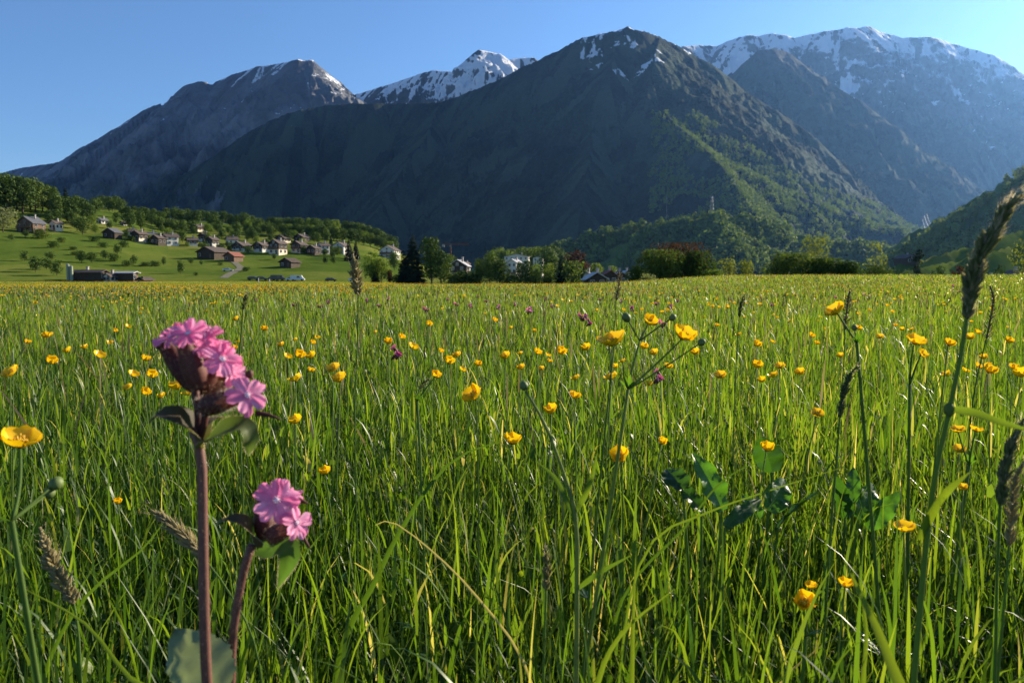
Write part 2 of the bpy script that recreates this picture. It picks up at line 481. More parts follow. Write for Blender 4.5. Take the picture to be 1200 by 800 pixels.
# ------------------------------------------------------------------ land materials
def m_mountain(name, rock, wood, snow_z, snow_amt, wood_z, snow_fade=250.0, hw=.09):
    m, nt, N, L, p, out = nodes_of(name)
    geo = N.new('ShaderNodeNewGeometry')
    sep = N.new('ShaderNodeSeparateXYZ'); L.new(geo.outputs['Position'], sep.inputs[0])
    sepn = N.new('ShaderNodeSeparateXYZ'); L.new(geo.outputs['Normal'], sepn.inputs[0])
    def noi(scale, detail=6, rough=0.6, stretch=None, dist=0.0):
        mp = N.new('ShaderNodeMapping'); L.new(geo.outputs['Position'], mp.inputs['Vector'])
        if stretch: mp.inputs['Scale'].default_value = stretch
        n = N.new('ShaderNodeTexNoise'); n.inputs['Scale'].default_value = scale; n.inputs['Detail'].default_value = detail
        n.inputs['Roughness'].default_value = rough; n.inputs['Distortion'].default_value = dist
        L.new(mp.outputs[0], n.inputs['Vector']); return n.outputs['Fac']
    def math_(op, a, b=None, c=None, clamp=False):
        n = N.new('ShaderNodeMath'); n.operation = op; n.use_clamp = clamp
        for i, v in enumerate((a, b, c)):
            if v is None: continue
            if isinstance(v, (int, float)): n.inputs[i].default_value = v
            else: L.new(v, n.inputs[i])
        return n.outputs[0]
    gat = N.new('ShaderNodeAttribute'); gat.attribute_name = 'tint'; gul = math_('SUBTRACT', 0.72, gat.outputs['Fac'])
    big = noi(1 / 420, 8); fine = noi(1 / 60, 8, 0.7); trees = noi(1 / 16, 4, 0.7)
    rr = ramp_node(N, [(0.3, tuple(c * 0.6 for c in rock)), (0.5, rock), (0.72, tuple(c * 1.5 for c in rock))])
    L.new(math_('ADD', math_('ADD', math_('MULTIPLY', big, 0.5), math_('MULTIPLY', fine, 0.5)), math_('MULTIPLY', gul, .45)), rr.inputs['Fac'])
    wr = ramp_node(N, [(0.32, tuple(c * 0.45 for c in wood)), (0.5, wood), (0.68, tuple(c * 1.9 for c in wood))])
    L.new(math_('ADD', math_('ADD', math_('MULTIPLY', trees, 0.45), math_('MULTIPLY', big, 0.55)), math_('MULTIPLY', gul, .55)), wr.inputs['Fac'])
    # woods below an uneven tree line
    line = math_('MULTIPLY_ADD', math_('SUBTRACT', big, 0.5), 1700.0, sep.outputs['Z'])
    wmask = math_('SUBTRACT', 1.0, math_('DIVIDE', math_('SUBTRACT', line, wood_z - 180.0), 360.0, clamp=True))
    mx = N.new('ShaderNodeMix'); mx.data_type = 'RGBA'
    L.new(wmask, mx.inputs['Factor']); L.new(rr.outputs['Color'], mx.inputs['A']); L.new(wr.outputs['Color'], mx.inputs['B'])
    col = mx.outputs['Result']
    if snow_z < 9000:
        st = noi(1 / 260, 7, 0.65, (1.5, 0.5, 0.11), .6)
        st2 = noi(1 / 45, 5, 0.7, (1.0, 0.5, 0.3), 0.6)
        s = math_('ADD', math_('ADD', math_('MULTIPLY', st, 0.60), math_('MULTIPLY', gul, .50)), math_('MULTIPLY', st2, 0.40))
        hgt = math_('DIVIDE', math_('SUBTRACT', sep.outputs['Z'], snow_z), snow_fade)
        hgt = math_('MINIMUM', math_('MAXIMUM', hgt, -9.0), 1.0)
        slope = math_('MULTIPLY', math_('SUBTRACT', sepn.outputs['Z'], 0.70), 0.45)
        v = math_('ADD', math_('ADD', s, math_('MULTIPLY', hgt, hw)), slope)
        msk = math_('DIVIDE', math_('SUBTRACT', v, 0.60 - snow_amt), 0.03, clamp=True)
        m2 = N.new('ShaderNodeMix'); m2.data_type = 'RGBA'
        L.new(msk, m2.inputs['Factor']); L.new(col, m2.inputs['A']); m2.inputs['B'].default_value = (0.82, 0.84, 0.88, 1)
        col = m2.outputs['Result']
    L.new(col, p.inputs['Base Color'])
    b = N.new('ShaderNodeBump'); b.inputs['Strength'].default_value = 1.0; b.inputs['Distance'].default_value = 26
    L.new(math_('ADD', math_('MULTIPLY', trees, 0.7), fine), b.inputs['Height']); L.new(b.outputs['Normal'], p.inputs['Normal'])
    p.inputs['Roughness'].default_value = 0.95; p.inputs['Specular IOR Level'].default_value = 0.05
    return m

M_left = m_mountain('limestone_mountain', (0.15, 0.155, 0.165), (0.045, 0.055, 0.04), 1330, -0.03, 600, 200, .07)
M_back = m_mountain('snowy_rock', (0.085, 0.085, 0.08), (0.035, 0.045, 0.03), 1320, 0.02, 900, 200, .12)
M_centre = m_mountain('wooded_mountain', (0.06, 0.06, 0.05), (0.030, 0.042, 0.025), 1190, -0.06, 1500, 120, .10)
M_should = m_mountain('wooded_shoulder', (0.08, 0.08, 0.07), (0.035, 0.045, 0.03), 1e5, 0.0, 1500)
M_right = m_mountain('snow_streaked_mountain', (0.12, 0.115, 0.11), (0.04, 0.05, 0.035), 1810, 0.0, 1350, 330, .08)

def m_grassland(name, stops, s1=1 / 40, s2=1 / 3.0, bump=0.3, bd=0.15, parcels=0):
    m, nt, N, L, p, out = nodes_of(name)
    geo = N.new('ShaderNodeNewGeometry')
    a = N.new('ShaderNodeTexNoise'); a.inputs['Scale'].default_value = s1; a.inputs['Detail'].default_value = 5
    b = N.new('ShaderNodeTexNoise'); b.inputs['Scale'].default_value = s2; b.inputs['Detail'].default_value = 6; b.inputs['Roughness'].default_value = .7
    for n in (a, b): L.new(geo.outputs['Position'], n.inputs['Vector'])
    ad = N.new('ShaderNodeMath'); ad.operation = 'MULTIPLY_ADD'; ad.inputs[1].default_value = 0.45
    sc = N.new('ShaderNodeMath'); sc.operation = 'MULTIPLY'; sc.inputs[1].default_value = 0.55
    L.new(a.outputs['Fac'], sc.inputs[0]); L.new(b.outputs['Fac'], ad.inputs[0]); L.new(sc.outputs[0], ad.inputs[2])
    fac = ad.outputs[0]
    if parcels:
        vo = N.new('ShaderNodeTexVoronoi'); vo.inputs['Scale'].default_value = parcels
        mp = N.new('ShaderNodeMapping'); mp.inputs['Scale'].default_value = (1, .45, 0); mp.inputs['Rotation'].default_value = (0, 0, .35)
        L.new(geo.outputs['Position'], mp.inputs['Vector']); L.new(mp.outputs[0], vo.inputs['Vector'])
        sx = N.new('ShaderNodeSeparateXYZ'); L.new(vo.outputs['Color'], sx.inputs[0])
        am = N.new('ShaderNodeMath'); am.operation = 'MULTIPLY_ADD'; am.inputs[1].default_value = .26; L.new(sx.outputs['X'], am.inputs[0])
        sb = N.new('ShaderNodeMath'); sb.operation = 'SUBTRACT'; sb.inputs[1].default_value = .13; L.new(fac, sb.inputs[0]); L.new(sb.outputs[0], am.inputs[2]); fac = am.outputs[0]
    r = ramp_node(N, stops); L.new(fac, r.inputs['Fac']); L.new(r.outputs['Color'], p.inputs['Base Color'])
    bp = N.new('ShaderNodeBump'); bp.inputs['Strength'].default_value = bump; bp.inputs['Distance'].default_value = bd
    L.new(b.outputs['Fac'], bp.inputs['Height']); L.new(bp.outputs['Normal'], p.inputs['Normal'])
    p.inputs['Roughness'].default_value = 1.0; p.inputs['Specular IOR Level'].default_value = 0.0
    return m

M_field = m_grassland('grass_fields', [(0.32, (0.050, 0.085, 0.014)), (0.5, (0.090, 0.128, 0.021)), (0.66, (0.155, 0.165, 0.034))], 1 / 60, 1 / 4, .4, .25, 1 / 75)
M_soil = m_grassland('meadow_soil', [(0.3, (0.018, 0.022, 0.008)), (0.5, (0.03, 0.036, 0.012)), (0.7, (0.05, 0.05, 0.02))], 1 / 2, 12, .5, .03)
M_wood = m_grassland('wooded_ground', [(0.3, (0.045, 0.075, 0.018)), (0.5, (0.085, 0.125, 0.026)), (0.72, (0.15, 0.19, 0.04))], 1 / 70, 1 / 9, .8, 1.5)

def land(k):
    return {'left': ('mountain', M_left, 1), 'back': ('mountain', M_back, 1), 'centre': ('mountain', M_centre, 1), 'shoulder': ('mountain', M_should, 1),
            'right': ('mountain', M_right, 1), 'knoll': ('hill', M_wood, 1), 'valley_side': ('hill', M_wood, 1), 'slope': ('hill', M_field, 1), 'ground': ('ground', M_field, 1)}[k]

QUICK = 1
D2R = math.pi / 180
az_far = np.arctan((np.arange(-230, 1480, 1.35) - 600) / FPX)
az_far = np.concatenate([np.linspace(-62, az_far[0] / D2R, 12)[:-1] * D2R, az_far, np.linspace(az_far[-1] / D2R, 62, 12)[1:] * D2R])
r_far = np.concatenate([np.geomspace(1400, 4200, 300), np.linspace(4200, 8600, 360)[1:], np.linspace(8600, 10500, 12)[1:]])
emit_sheet(land, *sheet(az_far, r_far))
az_mid = np.arctan((np.arange(-230, 1480, 4) - 600) / FPX)
az_mid = np.concatenate([np.linspace(-62, az_mid[0] / D2R, 8)[:-1] * D2R, az_mid, np.linspace(az_mid[-1] / D2R, 62, 8)[1:] * D2R])
r_mid = np.geomspace(60, 1400, 260)
emit_sheet(land, *sheet(az_mid, r_mid))
# the near meadow's soil: a full disc round the viewpoint
az_n = np.linspace(-math.pi, math.pi, 181)
r_n = np.concatenate([[0.001], np.geomspace(0.25, 60.0, 130)])
V, Q, K, _g = sheet(az_n, r_n)
tag(np_mesh('meadow_ground', V, Q, M_soil, True), kind='structure')
# ------------------------------------------------------------------ meadow grass
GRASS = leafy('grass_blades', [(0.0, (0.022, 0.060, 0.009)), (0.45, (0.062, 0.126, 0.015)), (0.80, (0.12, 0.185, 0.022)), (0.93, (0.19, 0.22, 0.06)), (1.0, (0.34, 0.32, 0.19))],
              trans=0.5, rough=0.42, spec=0.32, tcol=(2.2, 1.9, 0.6))

def blades(X, Y, h, w, lean, nseg, tint, z0=None):
    """curved tapering strips: arrays in, vertex/quad arrays out"""
    n = len(X)
    Z = terrain_near(X, Y)
    if z0 is not None: Z = Z + z0
    yaw = rng.uniform(0, 2 * math.pi, n)              # which way it leans
    face = yaw + math.pi / 2 + rng.normal(0, 0.5, n)   # direction of its width
    bend = rng.uniform(0.6, 2.4, n)
    T = np.linspace(0, 1, nseg + 1)
    th = lean[:, None] * (0.35 + bend[:, None] * T[None, :] ** 1.6)   # angle from upright along the blade
    th = np.minimum(th, 2.3)
    ds = h[:, None] / nseg
    rx = np.concatenate([np.zeros((n, 1)), np.cumsum(np.sin(th[:, :-1]) * ds, 1)], 1)
    rz = np.concatenate([np.zeros((n, 1)), np.cumsum(np.cos(th[:, :-1]) * ds, 1)], 1)
    cx = X[:, None] + np.cos(yaw)[:, None] * rx
    cyy = Y[:, None] + np.sin(yaw)[:, None] * rx
    cz = Z[:, None] + rz
    prof = (1 - T ** 2.2) * (0.6 + 0.4 * np.minimum(1, T * 5)) + 0.04
    hw = 0.5 * w[:, None] * prof[None, :]
    tw = face[:, None] + rng.normal(0, 0.5, n)[:, None] * T[None, :]
    ox, oy = np.cos(tw) * hw, np.sin(tw) * hw
    V = np.empty((n, nseg + 1, 2, 3), np.float32)
    V[:, :, 0, 0] = cx - ox; V[:, :, 0, 1] = cyy - oy; V[:, :, 0, 2] = cz
    V[:, :, 1, 0] = cx + ox; V[:, :, 1, 1] = cyy + oy; V[:, :, 1, 2] = cz
    base = np.arange(n)[:, None] * (nseg + 1) * 2 + np.arange(nseg)[None, :] * 2
    Q = np.stack([base, base + 1, base + 3, base + 2], -1).reshape(-1, 4)
    tt = np.repeat(tint, (nseg + 1) * 2)
    return V.reshape(-1, 3), Q, tt

def terrain_near(X, Y): return base_h(X, Y)

def wedge(n, r0, r1, a0, a1):
    r = np.sqrt(rng.uniform(r0 * r0, r1 * r1, n)); a = rng.uniform(a0, a1, n)
    return r * np.sin(a), r * np.cos(a)

def meadow_part(n, r0, r1, a0, a1, h, w, nseg, keep=None, clump=0.5, dry=0.04, lean=.26):
    X, Y = wedge(n, r0, r1, a0 * D2R, a1 * D2R)
    if keep is not None:
        k = keep(X, Y); X, Y = X[k], Y[k]
    n = len(X)
    f = fbm(X / 0.45, Y / 0.45, 2, 5); g = fbm(X / 3.5, Y / 3.5, 3, 6)
    hh = (h[0] + (h[1] - h[0]) * rng.beta(1.25, 1.5, n)) * (1 + clump * 0.45 * f + 0.22 * g)
    ww = rng.uniform(w[0], w[1], n)
    lean = np.abs(rng.normal(lean, lean, n)) + (rng.random(n) < 0.24) * rng.uniform(0.2, 1.0, n)
    tint = np.clip(0.36 + .10 * sstep(3, 9, np.hypot(X, Y)) + .12 * sstep(20, 60, np.hypot(X, Y)) + 0.28 * f + 0.25 * g + rng.normal(0, 0.17, n), 0, 0.9)  # tint lifted with distance: golden haze of the far edge put into the colour
    d = rng.random(n) < dry
    tint[d] = rng.uniform(0.9, 1.0, d.sum())
    return blades(X, Y, hh, ww, lean, nseg, tint)

def join(parts):
    vs, qs, ts = [], [], []; b = 0
    for v, q, t in parts:
        vs.append(v); qs.append(q + b); ts.append(t); b += len(v)
    return np.concatenate(vs), np.concatenate(qs), np.concatenate(ts)

def clear_view(X, Y):
    """nothing tall right in front of the lens"""
    r = np.hypot(X, Y)
    return r > 0.42

def culm_leaves(n, r0, r1, a0, a1, zr, L, w, nseg, keep=None):
    """short leaves that leave the grass stems part way up"""
    X, Y = wedge(n, r0, r1, a0 * D2R, a1 * D2R)
    if keep is not None:
        k = keep(X, Y); X, Y = X[k], Y[k]
    n = len(X)
    g = fbm(X / 3.5, Y / 3.5, 3, 6); f = fbm(X / .6, Y / .6, 2, 15)
    z0 = rng.uniform(zr[0], zr[1], n) * (1 + .22 * g + .2 * f)
    tint = np.clip(.42 + .12 * sstep(3, 9, np.hypot(X, Y)) + .14 * sstep(20, 60, np.hypot(X, Y)) + .25 * g + rng.normal(0, .22, n), 0, .92)  # same distance lift, far golden haze painted into the leaf tint
    d = rng.random(n) < .05 + .06 * sstep(20, 60, np.hypot(X, Y)); tint[d] = rng.uniform(.9, 1, d.sum())
    return blades(X, Y, rng.uniform(L[0], L[1], n), rng.uniform(w[0], w[1], n), np.abs(rng.normal(.5, .35, n)), nseg, tint, z0=z0)

PARTS = [
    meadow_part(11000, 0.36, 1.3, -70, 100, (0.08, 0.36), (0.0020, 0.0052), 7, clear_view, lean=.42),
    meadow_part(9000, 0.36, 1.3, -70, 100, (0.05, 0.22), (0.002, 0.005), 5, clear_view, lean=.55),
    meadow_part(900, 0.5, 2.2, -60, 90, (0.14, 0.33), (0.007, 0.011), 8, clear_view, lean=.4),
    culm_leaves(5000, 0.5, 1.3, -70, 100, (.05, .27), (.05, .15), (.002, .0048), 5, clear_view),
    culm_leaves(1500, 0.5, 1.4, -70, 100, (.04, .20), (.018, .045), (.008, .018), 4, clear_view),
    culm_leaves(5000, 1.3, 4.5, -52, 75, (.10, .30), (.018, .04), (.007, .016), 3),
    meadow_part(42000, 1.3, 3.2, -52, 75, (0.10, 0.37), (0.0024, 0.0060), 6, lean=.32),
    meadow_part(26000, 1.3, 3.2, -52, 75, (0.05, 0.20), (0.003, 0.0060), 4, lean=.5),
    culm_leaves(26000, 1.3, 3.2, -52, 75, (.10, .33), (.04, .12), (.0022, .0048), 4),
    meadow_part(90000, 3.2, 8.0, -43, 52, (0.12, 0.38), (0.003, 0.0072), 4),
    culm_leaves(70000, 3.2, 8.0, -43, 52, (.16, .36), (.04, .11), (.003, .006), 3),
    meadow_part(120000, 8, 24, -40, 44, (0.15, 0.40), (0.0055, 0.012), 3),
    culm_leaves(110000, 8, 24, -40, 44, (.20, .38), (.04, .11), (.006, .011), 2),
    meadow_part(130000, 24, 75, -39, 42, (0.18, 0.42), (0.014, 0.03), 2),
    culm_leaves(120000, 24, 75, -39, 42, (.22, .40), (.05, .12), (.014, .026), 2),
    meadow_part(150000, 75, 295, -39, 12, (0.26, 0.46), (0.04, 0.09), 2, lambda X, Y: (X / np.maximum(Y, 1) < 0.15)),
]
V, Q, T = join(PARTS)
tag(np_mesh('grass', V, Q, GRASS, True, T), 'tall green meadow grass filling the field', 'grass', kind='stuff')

# ---- flowering grass stems: thin stalks with a loose brown head, the haze of seed over the meadow
SEED = leafy('seed_heads', [(0.0, (0.10, 0.075, 0.05)), (0.5, (0.19, 0.15, 0.085)), (1.0, (0.33, 0.27, 0.15))], trans=0.35, rough=0.7, spec=0.15, tmul=1.3)
def seed_stems(n, r0, r1, a0, a1, h, w, headw, keep=None):
    X, Y = wedge(n, r0, r1, a0 * D2R, a1 * D2R)
    if keep is not None:
        k = keep(X, Y); X, Y = X[k], Y[k]
    n = len(X); Z = base_h(X, Y)
    H = rng.uniform(h[0], h[1], n); yaw = rng.uniform(0, 6.283, n); ln = np.abs(rng.normal(0.1, 0.12, n))
    T = np.array([0, 0.45, 0.76, 0.84, 0.93, 1.0]); 
    Wd = np.stack([w] * 3 + [headw * rng.uniform(.6, 1.3, n), headw * 0.8 * rng.uniform(.6, 1.2, n), w * 0 + 0.0004], 1) * 0.5
    off = H[:, None] * ln[:, None] * T[None, :] ** 2 * 1.3
    cx = X[:, None] + np.cos(yaw)[:, None] * off; cy_ = Y[:, None] + np.sin(yaw)[:, None] * off
    cz = Z[:, None] + H[:, None] * T[None, :] * (1 - 0.25 * ln[:, None] * T[None, :])
    fa = rng.uniform(0, 6.283, n)
    V = np.empty((n, 6, 2, 3), np.float32)
    for s, sg in ((0, -1), (1, 1)):
        V[:, :, s, 0] = cx + sg * np.cos(fa)[:, None] * Wd; V[:, :, s, 1] = cy_ + sg * np.sin(fa)[:, None] * Wd; V[:, :, s, 2] = cz
    b = np.arange(n)[:, None] * 12 + np.arange(5)[None, :] * 2
    Q = np.stack([b, b + 1, b + 3, b + 2], -1).reshape(-1, 4)
    return V.reshape(-1, 3), Q, np.repeat(np.clip(rng.normal(.45, .25, n), 0, 1), 12)
SP = []
for (n, r0, r1, a0, a1, w, hw) in ((150, 1.4, 3.2, -45, 60, .0009, .0045), (1500, 3.2, 8, -42, 46, .0012, .006), (6000, 8, 24, -40, 43, .0025, .011), (11000, 24, 75, -39, 42, .007, .030)):
    X0 = np.full(n, w)
    SP.append(seed_stems(n, r0, r1, a0, a1, (0.32, 0.50), X0, np.full(n, hw)))
V, Q, T = join(SP)
tag(np_mesh('flowering_grass', V, Q, SEED, True, T), 'thin brownish flowering grass stalks standing over the meadow', 'grass', kind='stuff')

HEADG = leafy('green_seed_heads', [(0.0, (0.022, 0.035, 0.014)), (0.6, (0.05, 0.065, 0.022)), (1.0, (0.13, 0.10, 0.06))], trans=0.25, rough=0.8, spec=0.1, tmul=1.2)
def heads(n, r0, r1, a0, a1, zr, L, w):
    X, Y = wedge(n, r0, r1, a0 * D2R, a1 * D2R); g = fbm(X / 2.5, Y / 2.5, 3, 26); k = g > -.1; X, Y = X[k], Y[k]; n = len(X)
    V, Q, T = blades(X, Y, rng.uniform(L[0], L[1], n), rng.uniform(w[0], w[1], n), np.abs(rng.normal(.15, .2, n)), 3, np.clip(rng.normal(.4, .3, n), 0, 1), z0=rng.uniform(zr[0], zr[1], n))
    return V, Q, T
V, Q, T = join([heads(700, 1.3, 3.2, -48, 60, (.26, .40), (.02, .05), (.003, .006)), heads(5000, 3.2, 8, -42, 48, (.28, .42), (.02, .05), (.004, .008)), heads(20000, 8, 24, -40, 43, (.3, .43), (.025, .06), (.007, .013)), heads(26000, 24, 75, -39, 42, (.3, .43), (.03, .07), (.016, .03))])
tag(np_mesh('grass_heads', V, Q, HEADG, True, T), 'small dark green grass heads mixed through the meadow', 'grass', kind='stuff')
# ------------------------------------------------------------------ flower materials
YEL = leafy('buttercup_petals', [(0.0, (0.84, 0.50, 0.008)), (1.0, (0.90, 0.62, 0.012))], trans=0.38, rough=0.3, spec=0.4, use='both', tcol=(1.05, 1.0, .5))
YELD = plain('buttercup_stamens', (0.62, 0.36, 0.015), 0.6, 0.3, 900)
STEM = leafy('green_stems', [(0.0, (0.06, 0.115, 0.022)), (0.6, (0.12, 0.19, 0.04)), (1.0, (0.22, 0.24, 0.09))], trans=0.35, rough=0.7, spec=.15, use='both')
LEAF = leafy('broad_leaves', [(0.0, (0.03, 0.085, 0.012)), (0.6, (0.055, 0.13, 0.018)), (1.0, (0.09, 0.16, 0.03))], trans=0.45, rough=0.32, spec=0.6, use='both', tcol=(2.3, 2.1, .7), nscale=60)
BUDG = plain('green_buds', (0.11, 0.15, 0.04), 0.6, 0.3, 400)
PINK = leafy('campion_petals', [(0.0, (0.84, 0.22, 0.44)), (1.0, (0.92, 0.44, 0.65))], trans=0.45, rough=0.5, spec=0.2, use='tint', tcol=(1.3, 1.15, 1.2), nscale=260)
PINKC = plain('campion_throat', (0.85, 0.62, 0.72), 0.6, 0.15, 800)
CALYX = leafy('campion_calyx', [(0.0, (0.07, 0.022, 0.02)), (0.5, (0.13, 0.045, 0.035)), (1.0, (0.19, 0.12, 0.06))], trans=0.15, rough=0.6, spec=0.25, use='tint', nscale=500)
CSTEM = leafy('campion_stem', [(0.0, (0.13, 0.045, 0.035)), (1.0, (0.20, 0.09, 0.06))], trans=0.08, rough=0.55, use='tint', nscale=300)
BRACT = leafy('campion_bracts', [(0.0, (0.07, 0.05, 0.035)), (0.5, (0.10, 0.085, 0.05)), (1.0, (0.08, 0.15, 0.025))], trans=0.4, rough=0.6, spec=0.2, use='tint', tcol=(1.6, 1.9, .7), nscale=120)
HAIR = leafy('plant_hairs', [(0.0, (0.5, 0.42, 0.38)), (1.0, (0.6, 0.5, 0.45))], trans=0.6, rough=0.5)
MAG = leafy('far_campion_petals', [(0.0, (0.32, 0.06, 0.18)), (1.0, (0.62, 0.16, 0.42))], trans=0.4, rough=0.5, use='rand')

def bez(p0, p1, p2, p3, n):
    t = np.linspace(0, 1, n)[:, None]
    p0, p1, p2, p3 = [np.asarray(p, float) for p in (p0, p1, p2, p3)]
    return (1 - t) ** 3 * p0 + 3 * (1 - t) ** 2 * t * p1 + 3 * (1 - t) * t * t * p2 + t ** 3 * p3

def petal_grid(c, A, ang, L, W, cup, notch=0.0, curl=0.0, nu=7, nv=6, r0=0.0, wob=0.0):
    """petal from the flower centre outward: A = frame (col 2 = flower axis)"""
    P = []
    out = A[:, 0] * math.cos(ang) + A[:, 1] * math.sin(ang)
    side = -A[:, 0] * math.sin(ang) + A[:, 1] * math.cos(ang)
    ax = A[:, 2]
    for i in range(nu):
        t = i / (nu - 1)
        row = []
        wd = W * (0.22 + 0.78 * math.sin(min(1, t * 1.02) ** 0.85 * math.pi * 0.62)) * (1 if t < .86 else 1 - (t - .86) * 2.2)
        for j in range(nv):
            s = 2 * j / (nv - 1) - 1
            rr = r0 + L * (t - notch * t ** 3 * (1 - abs(s)) * 1.0 - 0.12 * t * s * s)
            # cup: angle rises along the petal
            th = cup * (t ** 0.8)
            h = rr * math.sin(th) * 0.95 - curl * L * t ** 3 + 0.16 * W * s * s * math.sin(cup + .3) + wob * L * math.sin(s * 5 + ang * 3) * t * t
            row.append(c + out * rr * math.cos(th) + side * s * wd * 0.5 + ax * h)
        P.append(row)
    return P

# ------------------------------------------------------------------ buttercup
def buttercup_blossom(parent, c, axis, D=0.024, detail=True, opening=0.75, seed=0):
    """cup of five rounded glossy petals round a tuft of stamens"""
    r = random.Random(seed)
    A = frame(axis); c = np.asarray(c, float)
    heart = MB()
    heart.blob(c + A[:, 2] * D * 0.08, (D * .11, D * .11, D * .10), 8, 6, axis=axis)
    for k in range(26 if detail else 9):
        an = r.uniform(0, 6.283); rr = D * r.uniform(.08, .2)
        b = c + (A[:, 0] * math.cos(an) + A[:, 1] * math.sin(an)) * rr * 0.4
        e = c + (A[:, 0] * math.cos(an) + A[:, 1] * math.sin(an)) * rr + A[:, 2] * D * r.uniform(.16, .26)
        heart.tube([b, e], [D * .010, D * .022], 4)
    if detail:
        o = heart.build('blossom', YELD, parent)
        for k in range(5):
            m = MB()
            m.grid(petal_grid(c, A, k * 1.2566 + r.uniform(-.1, .1), D * .56 * r.uniform(.94, 1.06), D * .60, opening + r.uniform(-.16, .16), 0.06, -0.02, wob=.03), tint=r.random())
            po = m.build('petal', YEL, o)
        m = MB()
        for k in range(5):
            m.grid(petal_grid(c - A[:, 2] * D * .03, A, k * 1.2566 + .63, D * .30, D * .16, .35, nu=4, nv=3), tint=.8)
        m.build('sepals', STEM, o)
        return o
    for k in range(5):
        heart.grid(petal_grid(c, A, k * 1.2566 + r.uniform(-.12, .12), D * .56 * r.uniform(.9, 1.08), D * .60, opening + r.uniform(-.2, .2), 0.06, nu=4, nv=4), 1, r.random())
    return heart.build('blossom', [YELD, YEL], parent)

def bud(parent, c, axis, r=0.004):
    m = MB(); m.blob(c, (r, r, r * 1.15), 8, 6, axis=axis)
    A = frame(axis)
    for k in range(5):
        m.grid(petal_grid(np.asarray(c) - A[:, 2] * r * 1.1, A, k * 1.2566, r * 1.6, r * 1.1, 1.1, nu=4, nv=3))
    return m.build('bud', BUDG, parent)

def cut_leaf(m, b, d, L, tint):
    """buttercup stem leaf: three to five narrow fingers"""
    d = np.asarray(d, float); d /= np.linalg.norm(d)
    sd = np.cross(d, [0, 0, 1.0]); sd /= np.linalg.norm(sd) + 1e-9
    for a, l in ((-.55, .75), (-.2, .95), (.18, 1.0), (.5, .7)):
        dd = d * math.cos(a) + sd * math.sin(a)
        P = []
        for i in range(6):
            t = i / 5
            w = L * .075 * math.sin(math.pi * min(1, .12 + t * .9))
            cpt = np.asarray(b) + dd * L * l * t + np.array([0, 0, -.25 * L * t * t])
            P.append([cpt - sd * w, cpt + np.array([0, 0, -w * .3]), cpt + sd * w])
        m.grid(P, 0, tint)

def stem_between(m, base, top, r0, r1, bow=0.06, seg=6, n=9, tint=0.5, seed=0):
    r = random.Random(seed)
    base = np.asarray(base, float); top = np.asarray(top, float)
    L = np.linalg.norm(top - base)
    off = np.array([r.uniform(-1, 1), r.uniform(-1, 1), 0]) * L * bow
    pts = bez(base, base + (top - base) * .33 + off, base + (top - base) * .66 + off * .6, top, n)
    m.tube(pts, np.linspace(r0, r1, n), seg, tint=tint)
    return pts

def below(p, lean=(0, 0)):
    x, y = p[0] + lean[0], p[1] + lean[1]
    return np.array([x, y, float(base_h(np.array([x]), np.array([y]))[0]) - 0.004])

SUNV = np.array(sd)
def buttercup(px, py, d, D=0.024, axis=None, label='', group=None, lean=None, extra=(), buds=(), seed=0, opening=.75, joint=None, leaf=True, joint2=None):
    """a whole plant that carries one or more blossoms; (px, py) at depth d is the middle of the first one"""
    r = random.Random(seed + 11)
    c = at(px, py, d)
    base = below(c, lean or (r.uniform(-.06, .06), r.uniform(-.02, .08)))
    root = empty('buttercup', base, label, 'buttercup', group)
    sm = MB()
    if axis is None: axis = np.array([.35, .1, 1]) + np.array([r.uniform(-.5, .5), r.uniform(-.6, .3), 0])
    axis = np.asarray(axis, float)
    tip = c - axis / np.linalg.norm(axis) * D * 0.05
    if joint is None:
        pts = stem_between(sm, base, tip, .0016, .0008, .05, seed=seed)
        jn = pts[5]
    else:
        jn = np.asarray(joint)
        stem_between(sm, base, jn, .0021, .0016, .02, seed=seed)
        stem_between(sm, jn, tip, .0012, .0008, .05, seed=seed + 1)
    blooms = [(c, axis, D, opening)]
    j2 = jn
    if joint2 is not None:
        j2 = np.asarray(joint2); stem_between(sm, jn, j2, .0013, .001, .04, seed=seed + 77)
    for (ex, ey, ed, eD, eax) in extra:
        ec = at(ex, ey, ed); eax = np.asarray(eax, float)
        stem_between(sm, j2, ec - eax / np.linalg.norm(eax) * eD * .05, .0012, .0008, .05, seed=seed + 3 + len(blooms))
        blooms.append((ec, eax, eD, opening))
    bl = []
    for i, (bx, by, bd, br) in enumerate(buds):
        jj = j2 if i != 1 else jn
        bc = at(bx, by, bd); ax = bc - jj
        stem_between(sm, jj, bc - ax / np.linalg.norm(ax) * br, .0009, .0007, .04, seed=seed + 40 + i)
        bl.append((bc, ax, br))
    sm.build('stem', STEM, root)
    for i, (cc, aa, DD, op) in enumerate(blooms): buttercup_blossom(root, cc, aa, DD, True, op, seed + i)
    for bc, ax, br in bl: bud(root, bc, ax, br)
    if leaf:
        for q in range(2):
            lm = MB(); cut_leaf(lm, jn if q else base * .6 + jn * .4, [r.uniform(-1, 1), r.uniform(-1, 1), .9], .022 if q else .045, r.random())
            lm.build('leaf', LEAF, root)
    return root

